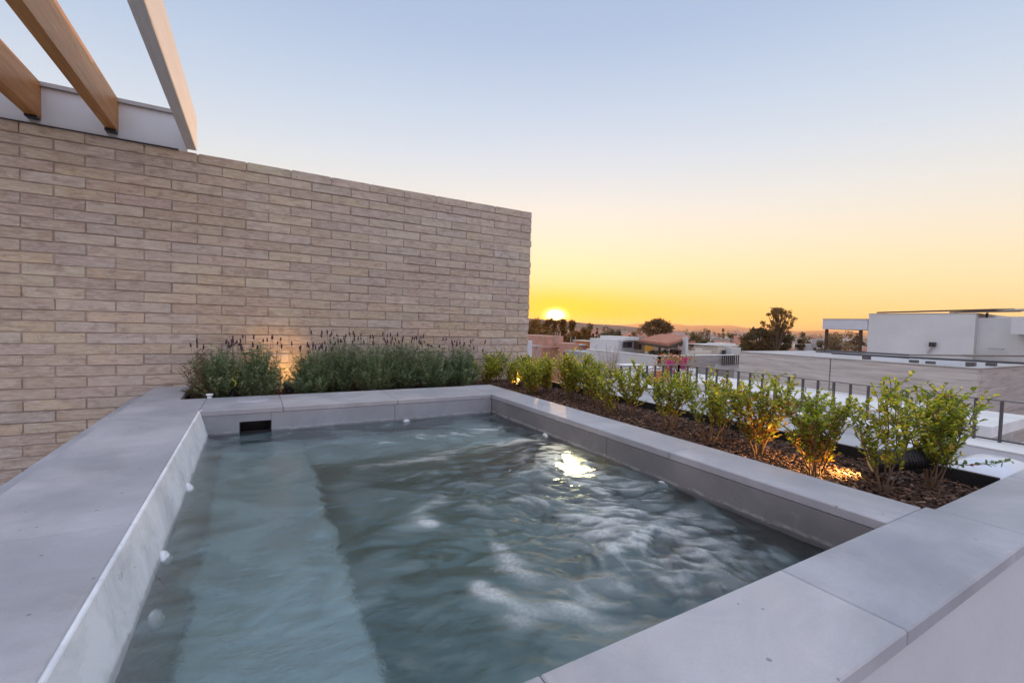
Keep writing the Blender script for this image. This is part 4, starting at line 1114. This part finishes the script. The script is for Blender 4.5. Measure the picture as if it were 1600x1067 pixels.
# ------------------------------------------------------------------ far town
def terrain(d): return GZ + max(0, d - 250) * .0012
def house_variant(k):
    r = random.Random(50 + k); mb = MB(); w_, d_, h_ = r.uniform(7, 13), r.uniform(6, 10), r.choice((3.2, 3.4, 6.2, 6.4))
    mb.mi = 0; mb.box(-w_ / 2, w_ / 2, -d_ / 2, d_ / 2, -3, h_)
    mb.mi = 0; mb.box(-w_ / 2 - .15, w_ / 2 + .15, -d_ / 2 - .15, -d_ / 2 + .001, h_, h_ + .5); mb.box(-w_ / 2 - .15, -w_ / 2 + .01, -d_ / 2, d_ / 2, h_, h_ + .5)
    if k % 3 == 0:
        mb.mi = 2; e = .5; hh = h_ + .45
        mb.add([(-w_ / 2 - e, -d_ / 2 - e, hh), (w_ / 2 + e, -d_ / 2 - e, hh), (w_ / 2 + e, d_ / 2 + e, hh), (-w_ / 2 - e, d_ / 2 + e, hh), (-w_ * .2, 0, hh + 1.6), (w_ * .2, 0, hh + 1.6)], [(0, 1, 5, 4), (1, 2, 5), (2, 3, 4, 5), (3, 0, 4), (3, 2, 1, 0)])
    else:
        mb.mi = 0; mb.box(0, w_ * .3, -d_ * .2, d_ * .2, h_ + .001, h_ + 2.2)
    mb.mi = 1; fl_ = int(h_ // 3)
    for f_ in range(fl_):
        for i in range(3):
            x = -w_ / 2 + w_ * (i + .5) / 3; mb.box(x - .6, x + .6, -d_ / 2 - .06, -d_ / 2 - .001, f_ * 3 + 1.0, f_ * 3 + 2.3)
            if i < 2:
                y = -d_ / 2 + d_ * (i + .5) / 2; mb.box(-w_ / 2 - .06, -w_ / 2 - .001, y - .5, y + .5, f_ * 3 + 1.0, f_ * 3 + 2.3)
    return mb
wallm = [M_STUCCOB, M_CREAM, M_PINKBRICK, M_STUCCO, M_TRIM]
HV = []
for k in range(9):
    o = house_variant(k).build('far_house', [wallm[k % 5], M_DARKWIN, M_TERRA]); C.objects.unlink(o); HV.append(o)
rt = random.Random(21)
LBL = ['small far house with pale walls in the hazy town', 'small far house with cream walls in the hazy town', 'small far house with reddish walls in the hazy town', 'small far house with white walls in the hazy town', 'small far house with grey walls in the hazy town']
for i in range(210):
    u = rt.random(); d = 95 + 1500 * u ** 1.5; az = math.radians(rt.uniform(31, 79))
    if d < 140 and math.degrees(az) < 46: d += 90
    x, y = d * math.sin(az), d * math.cos(az)
    k = rt.randrange(9); o = HV[k].copy(); C.objects.link(o); o.location = (x, y, terrain(d) - rt.uniform(0, 1.5)); o.rotation_euler = (0, 0, rt.choice((0, .12, -.2, .5, 1.2)))
    tag(o, LBL[k % 5], 'house', 'far %s houses of the hazy town' % ('pale', 'cream', 'reddish', 'white', 'grey')[k % 5])
TV = []
for k in range(5):
    o = tree((0, 0, 0), 7 + k, 2.6 + .4 * k, 70 + k, None, None, n=520, leaf=.75, low=.14, clumps=16, tint=((.10, .10, .055), (.12, .09, .055), (.09, .09, .045), (.13, .10, .06), (.08, .08, .045))[k], shape='round' if k != 4 else 'cone', name='far_tree')
    TV.append(o)
def copy_tree(o, loc, sc, rz):
    c = o.copy(); C.objects.link(c); c.location = loc; c.scale = (sc, sc, sc); c.rotation_euler = (0, 0, rz)
    for chd in list(o.children):
        q = chd.copy(); C.objects.link(q); q.parent = c
    return c
for i in range(230):
    u = rt.random(); d = 90 + 1500 * u ** 1.4; az = math.radians(rt.uniform(30, 79))
    k = rt.randrange(5); c = copy_tree(TV[k], (d * math.sin(az), d * math.cos(az), terrain(d) - .3), rt.uniform(.6, 1.05), rt.uniform(0, 6.28))
    tag(c, 'small dark tree among the far houses' if k != 4 else 'small pointed tree among the far houses', 'tree', 'far trees of the hazy town' if k != 4 else 'far pointed trees of the hazy town')
for o in TV:
    for chd in list(o.children): bpy.data.objects.remove(chd)
    bpy.data.objects.remove(o)

# ------------------------------------------------------------------ ground and hills
gm = MB(); ng = 40
vs = []; fs = []
ext = np.concatenate([[-2500, -400], np.linspace(-100, 1500, 17), [2500, 4200, 6400]])
for x in ext:
    for y in ext: vs.append((x, y, terrain(math.hypot(x, y)) - .05))
n_ = len(ext)
for i in range(n_ - 1):
    for j in range(n_ - 1): fs.append((i * n_ + j, (i + 1) * n_ + j, (i + 1) * n_ + j + 1, i * n_ + j + 1))
gm.add(vs, fs); tag(gm.build('ground', M_ROAD, smooth=True), kind='structure')
def ridge(name, prof, d0, dep, seed, rough):
    r = random.Random(seed); xs = np.linspace(prof[0][0], prof[-1][0], 150); ysx = np.interp(xs, [p[0] for p in prof], [p[1] for p in prof])
    vs = []; fs = []; nd = 9; zb = terrain(d0) - 12
    for i, (x, y) in enumerate(zip(xs, ysx)):
        for k in range(nd):
            t = k / (nd - 1); p = PD(x, y, 1.0); dd = d0 + dep * t
            p = p * dd; prof_ = math.sin(math.pi * min(1, t * .9 + .0)) ** .7 if t > 0 else 0
            ztop = PD(x, y, d0 + dep * .5).z
            z = zb + (ztop - zb) * prof_ + mnoise.noise(Vector((x * .03, t * 3, seed))) * rough * prof_
            vs.append((p.x, p.y, z))
    for i in range(len(xs) - 1):
        for k in range(nd - 1): fs.append((i * nd + k, i * nd + k + 1, (i + 1) * nd + k + 1, (i + 1) * nd + k))
    m = MB(); m.add(vs, fs); tag(m.build(name, M_HILL, smooth=True), kind='structure')
ridge('mountains', [(700, 506), (830, 503), (940, 508.5), (975, 507), (1000, 505), (1047, 504.5), (1075, 508), (1120, 508), (1140, 507.2), (1173, 513), (1210, 516), (1245, 517), (1284, 516.5), (1350, 519), (1500, 520), (1700, 524)], 4000, 1100, 3, 5)
ridge('hill', [(760, 500), (826, 497.5), (850, 499), (880, 501.5), (930, 506), (990, 511), (1060, 517), (1100, 522)], 620, 260, 8, 1.5)

# ------------------------------------------------------------------ air
hz = MB(); hz.box(-1400, 6300, -1400, 6300, -30, 62)
ho = hz.build('haze', [])
m = bpy.data.materials.new('hazy_air'); m.use_nodes = True
nt = m.node_tree; nt.nodes.remove(nt.nodes['Principled BSDF'])
pv = nt.nodes.new('ShaderNodeVolumePrincipled')
pv.inputs['Color'].default_value = (1, .62, .36, 1); pv.inputs['Density'].default_value = .00022; pv.inputs['Anisotropy'].default_value = .45
nt.links.new(pv.outputs[0], nt.nodes['Material Output'].inputs['Volume'])
ho.data.materials.clear(); ho.data.materials.append(m); tag(ho, kind='stuff')

# ------------------------------------------------------------------ sky and sun
SUN = ray(868, 494).normalized()
sun = bpy.data.lights.new('sun', 'SUN'); sun.energy = 5.0; sun.angle = math.radians(.6); sun.color = (1, .58, .26)
so = bpy.data.objects.new('sun', sun); C.objects.link(so); so.rotation_euler = SUN.to_track_quat('Z', 'Y').to_euler()

wld = bpy.data.worlds.new('World'); SC.world = wld; wld.use_nodes = True
nt = wld.node_tree; N_ = nt.nodes; L_ = nt.links; bg = N_['Background']
def wn(t, **k):
    n = N_.new(t)
    for a, b in k.items(): setattr(n, a, b)
    return n
def wm(op, a, b=None, clamp=False):
    n = wn('ShaderNodeMath', operation=op); n.use_clamp = clamp
    for i, v in enumerate((a, b)):
        if v is None: continue
        if isinstance(v, bpy.types.NodeSocket): L_.new(v, n.inputs[i])
        else: n.inputs[i].default_value = v
    return n.outputs[0]
def s2l(c): return tuple((x / 255 / 12.92 if x / 255 <= .04045 else ((x / 255 + .055) / 1.055) ** 2.4) for x in c)
def wramp(fac, stops):
    r = wn('ShaderNodeValToRGB'); e = r.color_ramp.elements; r.color_ramp.interpolation = 'CARDINAL' if False else 'LINEAR'
    while len(e) < len(stops): e.new(.5)
    for i, (p, c) in enumerate(stops): e[i].position = p; e[i].color = s2l(c) + (1,)
    L_.new(fac, r.inputs[0]); return r.outputs[0]
def wmix(f, a, b, mode='MIX'):
    n = wn('ShaderNodeMix', data_type='RGBA', blend_type=mode)
    for i, v in ((0, f), (6, a), (7, b)):
        if isinstance(v, bpy.types.NodeSocket): L_.new(v, n.inputs[i])
        elif i == 0: n.inputs[0].default_value = v
        else: n.inputs[i].default_value = tuple(v) + (1,)
    return n.outputs[2]
tc = wn('ShaderNodeTexCoord'); vn = wn('ShaderNodeVectorMath', operation='NORMALIZE'); L_.new(tc.outputs['Generated'], vn.inputs[0])
def dot(v):
    n = wn('ShaderNodeVectorMath', operation='DOT_PRODUCT'); L_.new(vn.outputs[0], n.inputs[0]); n.inputs[1].default_value = v; return n.outputs['Value']
z = dot((0, 0, 1)); zz = wm('POWER', wm('MAXIMUM', z, 0.0), .5)
toward = wramp(zz, [(0, (255, 190, 112)), (.10, (255, 204, 120)), (.19, (254, 213, 134)), (.28, (252, 222, 160)), (.36, (249, 228, 182)), (.43, (243, 230, 206)), (.50, (232, 229, 222)), (.58, (213, 221, 230)), (.65, (195, 210, 229)), (.73, (172, 192, 221)), (.82, (155, 180, 215)), (1, (128, 155, 205))])
side = wramp(zz, [(0, (253, 214, 158)), (.19, (253, 224, 170)), (.30, (250, 228, 190)), (.40, (241, 229, 210)), (.48, (229, 227, 223)), (.56, (210, 219, 230)), (.65, (185, 201, 225)), (.75, (160, 182, 215)), (1, (128, 155, 205))])
away0 = wramp(zz, [(0, (196, 172, 180)), (.25, (214, 192, 200)), (.45, (205, 198, 216)), (.65, (180, 190, 220)), (1, (128, 155, 205))])
away = wmix(1.0, away0, (1.82, 1.72, 1.68), 'MULTIPLY')
sh = Vector((SUN.x, SUN.y, 0)).normalized(); sr = Vector((sh.y, -sh.x, 0))
ca = dot(sh); sa = dot(sr)
azc = wm('DIVIDE', ca, wm('MAXIMUM', wm('SQRT', wm('SUBTRACT', 1.0, wm('MULTIPLY', z, z))), .02))
f1 = wn('ShaderNodeMapRange'); f1.interpolation_type = 'SMOOTHSTEP'; L_.new(azc, f1.inputs['Value']); f1.inputs['From Min'].default_value = .45; f1.inputs['From Max'].default_value = .98
f2 = wn('ShaderNodeMapRange'); f2.interpolation_type = 'SMOOTHSTEP'; L_.new(azc, f2.inputs['Value']); f2.inputs['From Min'].default_value = -.8; f2.inputs['From Max'].default_value = .55
col = wmix(f2.outputs[0], away, wmix(f1.outputs[0], side, toward))
f3 = wn('ShaderNodeMapRange'); f3.interpolation_type = 'SMOOTHSTEP'; L_.new(z, f3.inputs['Value']); f3.inputs['From Min'].default_value = .58; f3.inputs['From Max'].default_value = .85
col = wmix(f3.outputs[0], col, (1.05, 1.15, 1.38))
def gauss(sx, sz, dz=0):
    a = wm('MULTIPLY', wm('MULTIPLY', sa, sa), 1 / sx ** 2); b = wm('SUBTRACT', z, SUN.z + dz); b = wm('MULTIPLY', wm('MULTIPLY', b, b), 1 / sz ** 2)
    g = wm('EXPONENT', wm('MULTIPLY', wm('ADD', a, b), -1.0)); return wm('MULTIPLY', g, wm('GREATER_THAN', ca, 0.0))
col = wmix(wm('MULTIPLY', gauss(.36, .046), .85), col, s2l((255, 190, 40)))
col = wmix(wm('MULTIPLY', gauss(.20, .050), 1.0), col, (1.0, .54, .0))
col = wmix(wm('MULTIPLY', gauss(.050, .034), .9), col, (1.15, .62, .0))
col = wmix(wm('MULTIPLY', gauss(.014, .009, .001), 1.0, True), col, (26., 19., 7.))
L_.new(col, bg.inputs['Color']); bg.inputs['Strength'].default_value = 1.0
sky = wn('ShaderNodeTexSky', sky_type='NISHITA'); sky.sun_disc = False; sky.sun_elevation = math.radians(1.3); sky.sun_rotation = math.atan2(SUN.x, SUN.y)
bg2 = wn('ShaderNodeBackground'); L_.new(sky.outputs[0], bg2.inputs['Color']); bg2.inputs['Strength'].default_value = .018
ad = wn('ShaderNodeAddShader'); L_.new(bg.outputs[0], ad.inputs[0]); L_.new(bg2.outputs[0], ad.inputs[1]); L_.new(ad.outputs[0], N_['World Output'].inputs['Surface'])

# ------------------------------------------------------------------ render settings
SC.view_settings.view_transform = 'Standard'; SC.view_settings.look = 'None'; SC.view_settings.exposure = .08; SC.view_settings.gamma = 1
SC.render.engine = 'CYCLES'
cy = SC.cycles; cy.use_denoising = True; cy.max_bounces = 10; cy.transmission_bounces = 8; cy.transparent_max_bounces = 8; cy.volume_bounces = 0
cy.sample_clamp_indirect = 8; cy.caustics_refractive = True; cy.caustics_reflective = False; cy.blur_glossy = .1
cy.use_adaptive_sampling = True; cy.adaptive_threshold = .02
